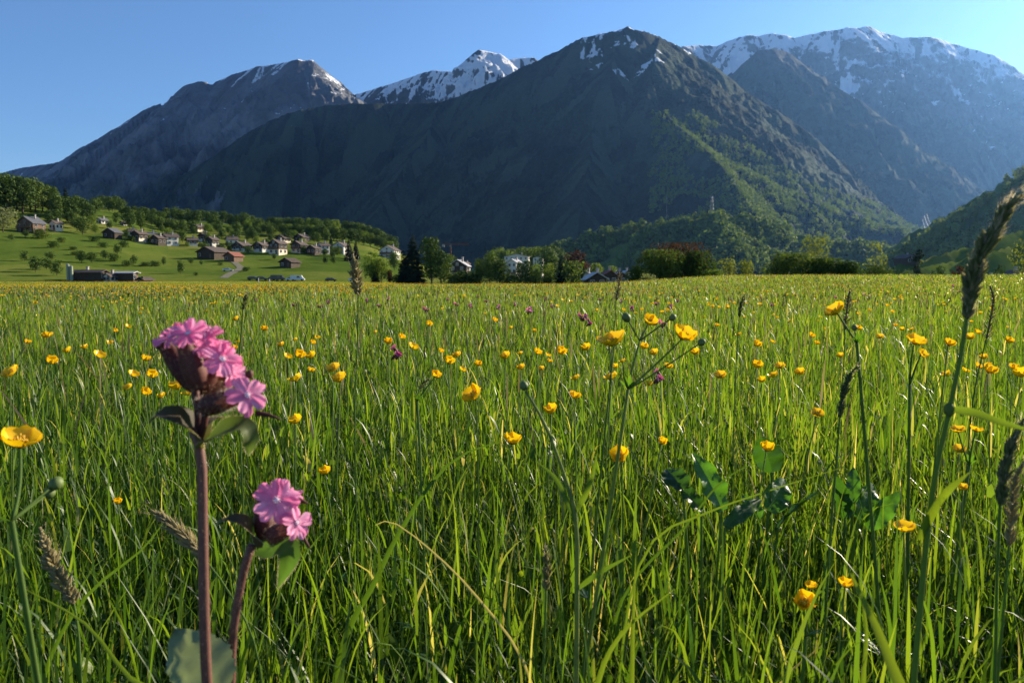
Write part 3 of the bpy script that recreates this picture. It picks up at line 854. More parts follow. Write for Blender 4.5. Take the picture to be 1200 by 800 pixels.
# ---- the large ones near the lens
G0 = 'buttercups close to the camera'
buttercup(24, 522, .50, .0255, (.25, -.25, 1), 'large open buttercup at the left edge of the photo, on a thick green stem', G0, lean=(.035, .02), seed=1, opening=.62,
          joint=at(14, 610, .47), buds=[(66, 566, .5, .0042), (58, 577, .5, .0036)])
buttercup(557, 465, .86, .026, (-.5, -.55, .75), 'open buttercup tilted left, standing alone above the closed cup one by the bent stalk', G0, seed=2, opening=.72)
buttercup(600, 519, .86, .023, (.15, -.35, 1), 'closed cup buttercup low in the grass just left of the bent pale stalk', G0, seed=3, opening=.95)
buttercup(719, 404, .66, .026, (-.3, -.15, 1), 'wide buttercup showing two overlapping petals, left of the branching plant with buds', G0, seed=4, opening=.66, lean=(-.03, .03))
buttercup(799, 397, .72, .025, (.45, -.35, .9), 'tall branching buttercup plant with two flowers and round green buds', G0, seed=5, opening=.8,
          joint=at(736, 456, .72), joint2=at(750, 399, .73), extra=[(760, 379, .74, .0165, (.3, -.6, .8))], buds=[(734, 372, .72, .0042), (822, 401, .70, .0034), (788, 372, .74, .0034)], lean=(-.12, .03))
buttercup(728, 537, .84, .026, (-.35, -.5, .7), 'side-on buttercup with one torn back petal, under the tall branching plant', G0, seed=6, opening=.85)
buttercup(898, 528, .95, .0215, (.1, -.2, 1), 'small square looking buttercup in front of the dark broad dock leaves', G0, seed=7, opening=1.05)
buttercup(942, 708, .70, .024, (-.1, -.6, .8), 'buttercup in shaded grass at the bottom right with a smaller one touching above it', G0, seed=8, opening=.85, extra=[(949, 689, .73, .013, (.1, -.2, 1))], joint=at(944, 745, .71))
buttercup(1059, 622, .80, .023, (.05, -.12, 1), 'buttercup seen from the side next to the broad bright grass leaf at lower right', G0, seed=9, opening=.62)
buttercup(981, 367, .80, .023, (-.6, -.1, .75), 'tall buttercup facing left on a bent pale stalk above the right hand meadow', G0, seed=10, opening=.6, joint=at(1004, 402, .8), lean=(.10, .04), buds=[(1001, 384, .8, .003)])
buttercup(1071, 403, .86, .024, (.25, -.3, .9), 'pair of buttercups on one stalk left of the foxtail stem at right', G0, seed=12, opening=.7, extra=[(1079, 416, .88, .014, (.4, -.5, .6))], joint=at(1066, 450, .87))
buttercup(1111, 405, .92, .0165, (.3, -.3, .9), 'narrow buttercup directly beside the foxtail stem, level with the pair at its left', G0, seed=13, opening=1.0)
buttercup(957, 486, 1.15, .0215, (0, -.5, .9), 'open faced buttercup behind the dark dock leaf in the right hand meadow', G0, seed=14, opening=.55)
buttercup(381, 555, 1.05, .0205, (-.1, -.3, 1), 'small buttercup low in the grass right above the smaller pink campion', G0, seed=15, opening=.9)
buttercup(138, 590, 1.15, .0165, (.1, -.1, 1), 'tiny rounded buttercup left of the reddish campion stem', G0, seed=16, opening=1.1)
buttercup(1143, 505, .98, .018, (.2, -.1, 1), 'pair of small buttercups under the grass leaf that juts out to the right edge', G0, seed=17, opening=.6, extra=[(1123, 506, .99, .019, (-.2, -.15, 1))], joint=at(1136, 545, .99))
buttercup(990, 687, .78, .018, (.1, -.1, 1), 'dim orange buttercup shaded by blades right of the bottom pair', G0, seed=18, opening=.9)
buttercup(1128, 573, .95, .014, (-.2, -.3, .8), 'half hidden faded buttercup among stalks under the right hand pair', G0, seed=19, opening=.8)
buttercup(510, 441, .95, .0155, (.35, -.3, .7), 'pale nodding buttercup on a thin dark arched stalk', G0, seed=20, opening=1.0, joint=at(489, 470, .95), lean=(-.02, .03))
buttercup(775, 520, .8, .013, (.2, -.3, .8), 'withered yellow buttercup bud left of the pale crumpled dock leaf', G0, seed=21, opening=1.1)

# ---- the middle distance: each where the photo shows one
MID = [(599,385),(626,388),(610,415),(629,414),(642,417),(656,414),(644,424),(687,410),(675,444),(634,433),(593,419),(560,428),(536,418),(516,412),(542,434),(525,425),
 (673,466),(646,483),(717,444),(760,451),(767,415),(754,408),(611,432),(579,376),(490,347),(502,381),(840,382),(721,431),(730,424),(844,442),(853,361),(910,373),(883,367),(950,394),(905,401),(886,405),
 (957,403),(893,447),(907,441),(914,431),(938,438),(886,430),(1063,334),(1045,366),(1106,357),(1018,364),(1049,382),(1057,387),(1068,387),(1031,396),(1137,397),(1181,401),(1153,420),(1145,430),(1131,435),
 (1157,436),(1187,432),(1196,441),(1109,440),(1124,528),(277,375),(310,387),(330,405),(366,402),(337,419),(350,418),(364,435),(365,419),(347,446),(391,434),(399,446),(275,409),(190,465),(170,461),(156,440),(177,441),(170,422),(347,495),(346,399),
 (12,440),(16,437),(55,395),(100,408),(135,388),(116,418),(60,425),(32,402),(209,455),(222,462),(150,455),(80,412),(455,402),(440,390),(470,396),(484,408),(700,398),(783,431),(815,415),(866,393),(825,372),(985,418),(1005,386)]
def mid_label(px, d):
    if px < 250: return 'small buttercup among tall grass behind the large pink campion, left side of the meadow'
    if px < 480: return 'small buttercup in the grass between the large pink campion and the meadow middle'
    if px < 790: return 'small buttercup in the dense yellow drift in the middle of the meadow'
    if px < 1000: return 'small buttercup scattered right of the tall branching buttercup plant'
    return 'small buttercup in the meadow around the tall foxtail at the right'
def mid_proto(seed, n):
    r = random.Random(seed)
    h = 0.44
    root = empty('buttercup', (0, 0, 0))
    sm = MB(); stem_between(sm, (0, 0, -.01), (0, 0, h), .0013, .0008, .05, 4, 6, seed=seed)
    sm.build('stem', STEM, root)
    ax = np.array([r.uniform(-.5, .6), r.uniform(-.7, .15), 1])
    buttercup_blossom(root, (0, 0, h + .002), ax, r.uniform(.021, .026), False, r.uniform(.55, 1.05), seed)
    return root
PROTO = [mid_proto(100 + i, i) for i in range(10)]
first = set()
def place_mid(px, d, h, label, group, i):
    p = PROTO[i % 10]
    o = p if i < 10 else copy_tree(p)
    x, y = px
    o.location = (x, y, float(base_h(np.array([x]), np.array([y]))[0]) - .003)
    s = h / 0.44
    o.scale = (s, s, s)
    tag(o, label, 'buttercup', group)
    return o
cnt = 0
for (px, py) in MID:
    h = random.uniform(.40, .49)
    d = (CAM[2] - h) * FPX / max(6, py - HORIZ)
    d = min(max(d, 1.1), 7)
    p = at(px, py, d)
    g0 = float(base_h(np.array([p[0]]), np.array([p[1]]))[0])
    hh = min(max(p[2] - g0, .34), .56)
    place_mid((p[0], p[1]), d, hh, mid_label(px, d), 'small buttercups in the middle of the meadow', cnt); cnt += 1

# ---- further ones: single meshes, then the uncounted rest
def far_proto(seed):
    r = random.Random(seed); m = MB(); h = .44
    m.tube([(0, 0, 0), (r.uniform(-.02, .02), r.uniform(-.02, .02), h * .6), (0, 0, h)], [.0016, .0014, .001], 3, 0)
    A = frame((r.uniform(-.5, .6), r.uniform(-.7, .1), 1)); c = np.array([0, 0, h])
    for k in range(5):
        m.grid(petal_grid(c, A, k * 1.2566, .0145, .016, r.uniform(.6, 1.0), nu=3, nv=3), 1, r.random())
    return m.build('buttercup', [STEM, YEL], None)
FP = [far_proto(300 + i) for i in range(8)]
NF = 165
for i in range(NF):
    k = 0
    while True:
        r_ = math.sqrt(rng.uniform(2.6 ** 2, 9.5 ** 2)); a_ = rng.uniform(-36, 36) * D2R
        x, y = r_ * math.sin(a_), r_ * math.cos(a_)
        if fbm(np.array([x / 2.2]), np.array([y / 2.2]), 2, 77)[0] > -0.02: break
    o = FP[i % 8] if i < 8 else FP[i % 8].copy()
    if i >= 8: C.objects.link(o)
    o.location = (x, y, float(base_h(np.array([x]), np.array([y]))[0]))
    s = rng.uniform(.86, 1.12); o.scale = (s, s, s)
    o.rotation_euler = (0, 0, rng.uniform(-.8, .8))
    side = 'left' if a_ < -.12 else ('right' if a_ > .12 else 'middle')
    tag(o, {'left': 'tiny far buttercup speck in the meadow on the left below the farm', 'middle': 'tiny far buttercup speck in the meadow straight ahead below the big dark conifer',
            'right': 'tiny far buttercup speck in the meadow on the right below the bushes'}[side], 'buttercup', 'tiny buttercups further out in the meadow')
def dots(n, r0, r1, a0, a1, size, keep):
    X, Y = wedge(n, r0, r1, a0 * D2R, a1 * D2R); k = keep(X, Y); X, Y = X[k], Y[k]; n = len(X)
    Z = base_h(X, Y) + rng.uniform(.38, .5, n)
    s = size * rng.uniform(.7, 1.3, n)
    V = np.empty((n, 2, 4, 3), np.float32)
    yaw = rng.uniform(0, 6.283, n)
    for q in range(2):   # each blossom: two crossed cupped halves
        for i, (u, w) in enumerate(((-1, 0), (0, -.75), (1, 0), (0, .75))):
            a = yaw + q * 1.57
            V[:, q, i, 0] = X + (np.cos(a) * u - np.sin(a) * w) * s * .5; V[:, q, i, 1] = Y + (np.sin(a) * u + np.cos(a) * w) * s * .5
            V[:, q, i, 2] = Z + (abs(u) * .35 + .0) * s + q * s * .1
    return V.reshape(-1, 3), np.arange(n * 8).reshape(-1, 4), np.repeat(rng.random(n), 8)
pat = lambda sc, th, sd_: (lambda X, Y: fbm(X / sc, Y / sc, 3, sd_) > th)
V, Q, T = join([dots(6500, 9.5, 24, -39, 42, .026, pat(3, 0.02, 77)), dots(24000, 24, 75, -39, 42, .034, pat(8, .02, 78)), dots(3500, 9.5, 40, -39, -8, .03, pat(5, -.05, 81)),
                dots(40000, 75, 295, -39, 10, .07, pat(16, -.02, 79))])
tag(np_mesh('distant_buttercups', V, Q, YEL, False, T), 'countless yellow buttercup dots spread over the far meadow', 'buttercups', kind='stuff')

# ---- dark pink flower heads further out
def far_campion(seed):
    r = random.Random(seed); m = MB(); h = .47
    m.tube([(0, 0, 0), (.01, .01, h * .6), (0, 0, h)], [.0018, .0016, .0012], 4, 0)
    for k in range(4):
        c = np.array([r.uniform(-.013, .013), r.uniform(-.013, .013), h + r.uniform(-.012, .012)])
        A = frame((r.uniform(-.8, .8), r.uniform(-1, .3), .8))
        m.blob(c - A[:, 2] * .008, (.004, .004, .009), 6, 5, 2, A[:, 2])
        for q in range(5): m.grid(petal_grid(c, A, q * 1.2566, .011, .009, .2, .2, nu=3, nv=3), 1)
    return m.build('red_campion', [STEM, MAG, CALYX], None)
CP = [far_campion(500 + i) for i in range(5)]
CSP = [(375,358),(384,354),(467,412),(535,356),(552,358),(571,352),(584,360),(604,356),(620,364),(622,362),(648,358),(685,372),(692,377),(682,370),(741,361),(770,355),(786,360),(795,352),(560,347),(430,352),(445,357),(455,350),(525,350),(500,362),
       (1117,335),(1125,341),(1136,346),(770,376),(777,378),(640,350),(704,350),(728,353),(905,356),(980,348),(1012,345),(345,356),(300,352),(774,440)]
for i, (px, py) in enumerate(CSP):
    d = max(1.6, min(.16 * FPX / max(5, py - HORIZ), 9))
    p = at(px, py, d)
    o = CP[i % 5] if i < 5 else CP[i % 5].copy()
    if i >= 5: C.objects.link(o)
    g0 = float(base_h(np.array([p[0]]), np.array([p[1]]))[0])
    o.location = (p[0], p[1], g0); s = min(max((p[2] - g0) / .47, .7), 1.2); o.scale = (s, s, s); o.rotation_euler = (0, 0, random.uniform(-.6, .6))
    tag(o, 'small dark pink campion standing among the far grass heads', 'pink flower', 'small pink flowers far out in the meadow')
# ------------------------------------------------------------------ the two pink campions by the lens
VIEW = np.array([0, -1.0, 0.05])   # towards the camera

def hairs(m, pts, rad, n, L, seed=0, tint=.5):
    r = random.Random(seed); pts = np.asarray(pts)
    for _ in range(n):
        k = r.random() * (len(pts) - 1); i = int(k)
        p = pts[i] + (pts[i + 1] - pts[i]) * (k - i)
        t = pts[i + 1] - pts[i]; t /= np.linalg.norm(t)
        A = frame(t); an = r.uniform(0, 6.283)
        o = A[:, 0] * math.cos(an) + A[:, 1] * math.sin(an)
        b = p + o * rad * .95; e = b + (o + t * r.uniform(-.3, .5)) * L * r.uniform(.5, 1.2)
        w = np.cross(o, t) * .00010
        m.add([b - w, b + w, e], [(0, 1, 2)], 0, tint)

def campion_flower(parent, c, axis, R, seed=0, bend=0.1):
    """five two-lobed petals round a pale throat"""
    r = random.Random(seed); A = frame(axis); c = np.asarray(c, float)
    m = MB(); m.blob(c + A[:, 2] * R * .03, (R * .13, R * .13, R * .07), 8, 5, axis=axis)
    for k in range(10):
        an = k * .6283; o = A[:, 0] * math.cos(an) + A[:, 1] * math.sin(an)
        m.tube([c + o * R * .12, c + o * R * .16 + A[:, 2] * R * .14], [R * .035, R * .02], 4)
    f = m.build('blossom', PINKC, parent)
    a0 = r.uniform(0, 1.2)
    for k in range(5):
        q = MB()
        for s in (-1, 1):     # the two lobes of a petal overlap at its base
            q.grid(petal_grid(c + A[:, 2] * R * (.01 * s), A, a0 + k * 1.2566 + s * .20 + r.uniform(-.05, .05), R * r.uniform(.9, 1.05), R * .50, bend + r.uniform(-.12, .14), 0.04, r.uniform(-.05, .25), nu=8, nv=7, r0=R * .07, wob=.09),
                   0, min(1, max(0, .5 + r.uniform(-.4, .4))))
        q.build('petal', PINK, f)
    return f

def calyx(parent, b, tip, rad, seed=0, teeth=5):
    """ribbed swollen tube from b to its toothed mouth at tip"""
    r = random.Random(seed); b = np.asarray(b, float); tip = np.asarray(tip, float)
    ax = tip - b; L = np.linalg.norm(ax); A = frame(ax); m = MB(); rad = rad * .9
    prof = [(0, .35), (.08, .7), (.25, .97), (.5, 1.0), (.75, .86), (.92, .72), (1.0, .70)]
    P = []
    for t, k in prof:
        row = []
        for j in range(21):
            an = j / 20 * 6.2832
            rr = rad * k * (1 + .07 * math.cos(an * 10))
            row.append(b + ax * t + (A[:, 0] * math.cos(an) + A[:, 1] * math.sin(an)) * rr)
        P.append(row)
    m.grid(P, 0, .3 + r.uniform(-.2, .2))
    for k in range(teeth):
        an = k * 6.2832 / teeth
        o = A[:, 0] * math.cos(an) + A[:, 1] * math.sin(an); s = -A[:, 0] * math.sin(an) + A[:, 1] * math.cos(an)
        Pt = []
        for i in range(4):
            t = i / 3; w = rad * .34 * (1 - t)
            cc = tip + o * rad * (.70 + .18 * t) + ax / L * rad * .75 * t
            Pt.append([cc - s * w, cc + o * rad * .05, cc + s * w])
        m.grid(Pt, 0, .1)
    o_ = m.build('calyx', CALYX, parent)
    h = MB(); hairs(h, [b, (b + tip) / 2, tip], rad * .9, 700, .0022, seed)
    h.build('hair', HAIR, o_)
    return o_

def bract(parent, pts, widths, normal, tint, sag=.25, seed=0):
    """pointed leaf along pts, folded on its midrib"""
    m = MB(); P = []; pts = np.asarray(pts, float); nrm = np.asarray(normal, float); n = len(pts)
    for i, p in enumerate(pts):
        t = pts[min(i + 1, n - 1)] - pts[max(i - 1, 0)]; t /= np.linalg.norm(t)
        s = np.cross(t, nrm); s /= np.linalg.norm(s); u = np.cross(s, t)
        w = widths[i]
        P.append([p + s * w * q + u * (abs(q) ** 1.5) * w * sag + u * w * .05 * math.sin(i * 1.7 + q * 4) for q in (-1, -.6, -.25, 0, .25, .6, 1)])
    m.grid(P, 0, tint)
    o = m.build('bract_leaf', BRACT, parent)
    h = MB(); r = random.Random(seed)
    for i in range(n - 1):
        for e in (0, 6):
            for q in range(10):
                a = np.asarray(P[i][e]) * (1 - q / 10) + np.asarray(P[i + 1][e]) * (q / 10)
                d = np.asarray(P[i][e]) - np.asarray(P[i][3]); d /= np.linalg.norm(d) + 1e-9
                w_ = np.array([.00009, 0, .00009])
                h.add([a - w_, a + w_, a + d * .0009 + np.array([r.uniform(-1, 1), r.uniform(-1, 1), r.uniform(-1, 1)]) * .0004], [(0, 1, 2)])
    h.build('hair', HAIR, o)
    return o

D1 = .42
def q1(x, y, dz=0.0): return at(x, y, D1 + dz)
def b1(pts, n=9):
    """smooth chain through the given points"""
    P = np.array([np.asarray(p, float) for p in pts])
    k = np.concatenate([[0], np.cumsum(np.sqrt(np.linalg.norm(np.diff(P, axis=0), axis=1)) + 1e-6)])
    m = len(P); T = np.zeros_like(P)
    for i in range(m):
        if i == 0: T[i] = (P[1] - P[0]) / (k[1] - k[0])
        elif i == m - 1: T[i] = (P[-1] - P[-2]) / (k[-1] - k[-2])
        else:
            h0, h1 = k[i] - k[i - 1], k[i + 1] - k[i]
            T[i] = ((P[i] - P[i - 1]) / h0 * h1 + (P[i + 1] - P[i]) / h1 * h0) / (h0 + h1)
    out = []
    for v in np.linspace(0, k[-1], n):
        i = min(max(int(np.searchsorted(k, v, 'right')) - 1, 0), m - 2); h = k[i + 1] - k[i]; f = (v - k[i]) / h
        out.append((2 * f ** 3 - 3 * f * f + 1) * P[i] + (f ** 3 - 2 * f * f + f) * h * T[i] + (3 * f * f - 2 * f ** 3) * P[i + 1] + (f ** 3 - f * f) * h * T[i + 1])
    return np.array(out)

base = below(q1(243, 800), (.005, .03))
R1 = empty('red_campion', base, 'tall campion with several pink blossoms crowded on a thick reddish stem, nearest the camera', 'pink flower', 'campions close to the camera')
pts = b1([base, q1(242, 790), q1(238, 640), q1(235, 530), q1(227, 500)], 16)
sm = MB(); sm.tube(pts, np.linspace(.0029, .0026, len(pts)), 12, tint=.5)
st = sm.build('stem', CSTEM, R1)
h = MB(); hairs(h, pts, .0027, 2600, .0017, 3); h.build('hair', HAIR, st)
# short pedicels above the bracts
pm = MB()
for e in (q1(228, 452), q1(241, 478, -.004)):
    pm.tube(b1([q1(232, 518), (q1(232, 518) + e) / 2 + np.array([0.001, 0, 0]), e], 6), [.0024, .0020, .0019, .0019, .0020, .0023], 9, tint=.2)
pm.build('stalk', CALYX, R1)
calyx(R1, q1(232, 458, .002), q1(193, 404, .004), .0062, 1)
calyx(R1, q1(236, 456, -.006), q1(217, 405, -.010), .0064, 2)
calyx(R1, q1(236, 462, .006), q1(252, 414, .008), .0058, 3)
calyx(R1, q1(234, 478, -.003), q1(275, 466, -.008), .0062, 4)
calyx(R1, q1(232, 468, .010), q1(262, 446, .014), .0056, 5)
campion_flower(R1, q1(201, 394, .000), (-.35, -.5, .8), .0100, 11, .25)
campion_flower(R1, q1(221, 391, -.012), (-.05, -.7, .75), .0100, 12, .22)
campion_flower(R1, q1(238, 394, .000), (.2, -.55, .8), .0103, 13, .15)
campion_flower(R1, q1(246, 406, -.004), (.35, -.55, .8), .0105, 14, .12)
campion_flower(R1, q1(261, 421, -.008), (.45, -.75, .65), .0107, 15, .10)
campion_flower(R1, q1(272, 437, .004), (.65, -.4, .6), .0098, 16, .15)
campion_flower(R1, q1(290, 463, -.010), (.55, -.80, .35), .0107, 17, .06)
# pointed sepals that stick out
for tip, b in ((q1(331, 492, -.004), q1(300, 484, -.005)), (q1(176, 398, .006), q1(189, 408, .004))):
    m = MB(); m.tube(b1([b, (b + tip) / 2 + np.array([0, 0, .0008]), tip], 5), [.0016, .0014, .0011, .0007, .0002], 6, tint=.15); m.build('sepal', CALYX, R1)
m = MB(); m.blob(q1(292, 439, -.002), (.0022, .0022, .0028), 7, 5, axis=(.3, 0, 1), jitter=.2); m.build('bud', CALYX, R1)
bract(R1, b1([q1(235, 524), q1(222, 503, -.006), q1(205, 490, -.010), q1(188, 486, -.010), q1(175, 496, -.009)], 9), [.0035, .0085, .0115, .0118, .0104, .0082, .0060, .0034, .0003], (.1, -.25, 1), .25, .35, 1)
bract(R1, b1([q1(234, 524), q1(250, 512, -.004), q1(270, 503, -.006), q1(286, 500, -.006), q1(293, 516, -.004), q1(291, 534, -.002)], 11), [.0035, .0075, .0100, .0105, .0100, .0088, .0074, .006, .0046, .0026, .0002], (.15, -.35, 1), .75, .30, 2)
bract(R1, b1([q1(233, 520, .003), q1(240, 498, .010), q1(258, 490, .018), q1(276, 494, .022)], 7), [.003, .006, .007, .0062, .0045, .0025, .0002], (0, .2, 1), .35, .3, 3)
# its broad grey-green leaf low down
P = []
lb, lt = q1(250, 812, .02), q1(205, 736, .03)
sdv = np.array([.75, .15, .42]); nv = np.array([-.2, -.9, .35])
for i in range(25):
    t = i / 24; c = lb * (1 - t) + lt * t
    w = .021 * math.sin(math.pi * (.16 + .84 * t)) ** .8 * (1 + .05 * math.sin(i * 2.4)) if t < 1 else .0004
    P.append([c + sdv * w * s + nv * (-.18 * abs(s) ** 1.4 * w + .0011 * math.sin(i * .9 - abs(s) * 5) * min(1, abs(s) * 3) - .0016 * (abs(s) < .1)) for s in (-1, -.75, -.5, -.25, 0, .25, .5, .75, 1)])
BLEAF = leafy('campion_leaf', [(0, (.16, .20, .11)), (1, (.20, .24, .14))], trans=.3, rough=.7, use='tint', nscale=70)
m = MB(); m.grid(P, 0, .5); m.build('leaf', BLEAF, R1)

D2 = .47
def q2(x, y, dz=0.0): return at(x, y, D2 + dz)
base = below(q2(268, 800), (-.01, .03))
R2 = empty('red_campion', base, 'smaller campion with two pink blossoms on a shorter bent stem, lower right', 'pink flower', 'campions close to the camera')
pts = b1([base, q2(271, 790), q2(276, 720), q2(288, 660), q2(296, 638)], 14)
sm = MB(); sm.tube(pts, np.linspace(.0026, .0024, len(pts)), 12, tint=.35)
st = sm.build('stem', CSTEM, R2); h = MB(); hairs(h, pts, .0024, 2000, .0017, 4); h.build('hair', HAIR, st)
calyx(R2, q2(312, 632, 0), q2(308, 588, .006), .0067, 21)
calyx(R2, q2(314, 632, -.004), q2(342, 614, -.008), .0060, 22)
calyx(R2, q2(314, 630, .008), q2(330, 592, .012), .0058, 23)
campion_flower(R2, q2(324, 586, -.010), (.35, -.85, .45), .0135, 31, .06)
campion_flower(R2, q2(348, 612, -.010), (.75, -.55, .35), .0105, 32, .05)
campion_flower(R2, q2(334, 578, .006), (.3, -.1, 1), .0112, 33, .12)
for tip, b in ((q2(364, 643, -.004), q2(352, 624, -.004)), (q2(362, 590, -.002), q2(348, 584, -.002))):
    m = MB(); m.tube(b1([b, (b + tip) / 2, tip], 5), [.0016, .0014, .0011, .0007, .0002], 6, tint=.2); m.build('sepal', CALYX, R2)
bract(R2, b1([q2(300, 640), q2(294, 624, -.006), q2(282, 610, -.010), q2(268, 608, -.010), q2(252, 614, -.008)], 9), [.004, .0066, .0074, .0068, .0055, .0042, .003, .0018, .0002], (.1, -.3, 1), .2, .35, 5)
bract(R2, b1([q2(303, 642), q2(318, 641, -.006), q2(332, 637, -.010), q2(340, 648, -.010), q2(334, 668, -.008), q2(325, 690, -.006)], 11), [.004, .0062, .0072, .0076, .0074, .0068, .006, .0048, .0034, .0018, .0002], (.25, -.75, .6), .9, .25, 6)
bract(R2, b1([q2(304, 640, .004), q2(316, 628, .010), q2(338, 622, .016)], 6), [.004, .0066, .0066, .0052, .003, .0003], (0, .2, 1), .3, .3, 7)

# ------------------------------------------------------------------ tall grasses in front
SPK = leafy('grass_spikelets', [(0.0, (0.10, 0.125, 0.045)), (0.5, (0.17, 0.19, 0.07)), (1.0, (0.36, 0.30, 0.18))], trans=0.45, rough=0.55, spec=0.3, use='tint', tmul=1.5)
STRAW = leafy('straw_spikelets', [(0.0, (0.24, 0.19, 0.09)), (1.0, (0.42, 0.35, 0.18))], trans=0.3, rough=0.6, spec=0.25, use='tint', tmul=1.3)

def spikelet(m, b, d, L, W, tint):
    """one pointed folded scale pair"""
    d = np.asarray(d, float) / np.linalg.norm(d); A = frame(d)
    for s in (0, 2.1, 4.2):
        o = A[:, 0] * math.cos(s) + A[:, 1] * math.sin(s)
        sd_ = np.cross(d, o)
        P = []
        for t, w in ((0, .35), (.3, 1.0), (.65, .75), (1, .04)):
            c = b + d * L * t
            P.append([c - sd_ * W * w * .5 , c + o * W * w * .45, c + sd_ * W * w * .5])
        m.grid(P, 0, tint)

def seed_head(parent, axis_pts, rad, n, L, W, mat, spread=.5, seed=0, tip=.4, name='seed_head', tr=(.1, .9), awns=0):
    """dense spike: spikelets in whorls round an axis"""
    r = random.Random(seed); P = np.asarray(axis_pts); m = MB()
    m.tube(P, [rad * .18] * len(P), 5, tint=.2)
    for i in range(n):
        u = (i + r.random()) / n; k = u * (len(P) - 1); j = min(int(k), len(P) - 2)
        p = P[j] + (P[j + 1] - P[j]) * (k - j); t = P[j + 1] - P[j]; t /= np.linalg.norm(t)
        A = frame(t); an = i * 2.39996 + r.uniform(-.4, .4); o = A[:, 0] * math.cos(an) + A[:, 1] * math.sin(an)
        env = (math.sin(math.pi * min(1, .08 + .92 * u) ** .7) ** .5) * (1 - (1 - tip) * max(0, u - .6) / .4)
        env *= 1 + .25 * math.sin(u * 23 + seed)
        spikelet(m, p + o * rad * .25 * env, t * (1 - spread * .4) + o * spread + np.array([r.uniform(-.15, .15) for _ in range(3)]), L * env * r.uniform(.8, 1.2), W * r.uniform(.8, 1.2), r.uniform(*tr))
    hd = m.build(name, mat, parent)
    if awns:
        q = MB()
        for i in range(n):
            k = r.random() * (len(P) - 1); j = min(int(k), len(P) - 2); p = P[j] + (P[j + 1] - P[j]) * (k - j); t = P[j + 1] - P[j]; t /= np.linalg.norm(t)
            A = frame(t); an = r.uniform(0, 6.283); o = A[:, 0] * math.cos(an) + A[:, 1] * math.sin(an)
            b0 = p + o * rad * .9 + t * L * .5; w_ = np.cross(o, t) * .00012
            q.add([b0 - w_, b0 + w_, b0 + (t + o * .55) * L * awns * r.uniform(.5, 1)], [(0, 1, 2)])
        q.build('awns', HAIR, hd)
    return hd

def blade_strip(parent, pts, width, tint, nrm=None, name='leaf', fold=.25, n=14, mat=None):
    P = b1(pts, n); m = MB(); G = []
    for i, p in enumerate(P):
        t = P[min(i + 1, n - 1)] - P[max(i - 1, 0)]; t /= np.linalg.norm(t)
        ref = np.asarray(nrm if nrm is not None else (0.2, -1, .3), float)
        s = np.cross(t, ref); s /= np.linalg.norm(s) + 1e-9; u = np.cross(s, t)
        k = i / (n - 1); w = width * .5 * (1 - k ** 2.5) * (.55 + .45 * min(1, k * 4)) + .0002
        G.append([p - s * w + u * w * fold, p, p + s * w + u * w * fold])
    m.grid(G, 0, tint)
    return m.build(name, mat or GRASS, parent)

def stalk(root, pts, r0, r1, mat=STEM, tint=.5, n=16, nodes=()):
    P = b1(pts, n); m = MB(); m.tube(P, np.linspace(r0, r1, n), 7, tint=tint)
    for q in nodes: m.blob(q, (r0 * 1.5, r0 * 1.5, r0 * 2.0), 8, 6)
    m.build('stem', mat, root); return P

# the foxtail that rises above the skyline at the right
def at_(px, py, d): return at(px, py, d)
b = below(at(1070, 800, .47), (0, .03))
FX = empty('foxtail_grass', b, 'tall thick foxtail grass whose spiky green head leans right across the mountain foot', 'grass stalk', 'grass stalks close to the camera')
stalk(FX, [b, at(1073, 770, .47), at(1085, 640, .46), at(1096, 555, .45), at(1113, 478, .45), at(1126, 415, .45), at(1133, 372, .45)], .0021, .0012, tint=.3, n=24, nodes=[at(1112, 480, .45)])
seed_head(FX, b1([at(1132, 374, .45), at(1140, 330, .45), at(1150, 295, .45), at(1166, 270, .45), at(1182, 242, .45), at(1199, 229, .45)], 30), .0044, 300, .0068, .0026, SPK, .62, 3, .8, tr=(.2, .95), awns=.8)
blade_strip(FX, [at(1112, 479, .45), at(1140, 484, .44), at(1170, 494, .43), at(1215, 507, .42)], .0052, .62)
blade_strip(FX, [at(1076, 632, .46), at(1090, 600, .45), at(1108, 576, .44), at(1136, 553, .44)], .0085, .72, nrm=(.3, -1, .1))

def grass_thing(px_pts, d, w0, w1, head=None, label='', mat=STEM, tint=.4, leaves=(), hmat=None, rad=.002, n=60, L=.005, W=.0016, spread=.5, seed=0, name='grass_stalk', tip=.4, tr=(.1, .9), awns=.5):
    pts = [at(x, y, d) for x, y in px_pts]
    b = below(pts[0], (0, .02))
    root = empty(name, b, label, 'grass stalk', 'grass stalks close to the camera')
    stalk(root, [b] + pts, w0, w1, mat, tint)
    if head: seed_head(root, b1([at(x, y, d) for x, y in head], 16), rad, n, L, W, hmat or SPK, spread, seed, tip, tr=tr, awns=awns)
    for lp, lw, lt in leaves: blade_strip(root, [at(x, y, d) for x, y in lp], lw, lt)
    return root
grass_thing([(972, 640), (980, 540), (984, 488)], .75, .0013, .0009, [(984, 490), (989, 460), (996, 440), (1004, 430)], 'dark narrow foxtail spike below the left facing tall buttercup', rad=.0030, n=150, L=.0055, W=.002, seed=5, tr=(0, .3))
grass_thing([(1165, 800), (1168, 680), (1172, 590)], .5, .0013, .0009, [(1172, 592), (1176, 560), (1186, 520), (1200, 490)], 'blurred drooping dark grass head at the right edge under the jutting leaf', rad=.0032, n=170, L=.0062, W=.0022, seed=6, tr=(.1, .8), awns=.7)
grass_thing([(1172, 760), (1178, 690), (1182, 640)], .52, .0011, .0008, [(1182, 640), (1186, 600), (1190, 560), (1200, 540)], 'pale feathery grass head hugging the right edge near the foxtail', rad=.0034, n=100, L=.0062, W=.0018, seed=7, hmat=STRAW)
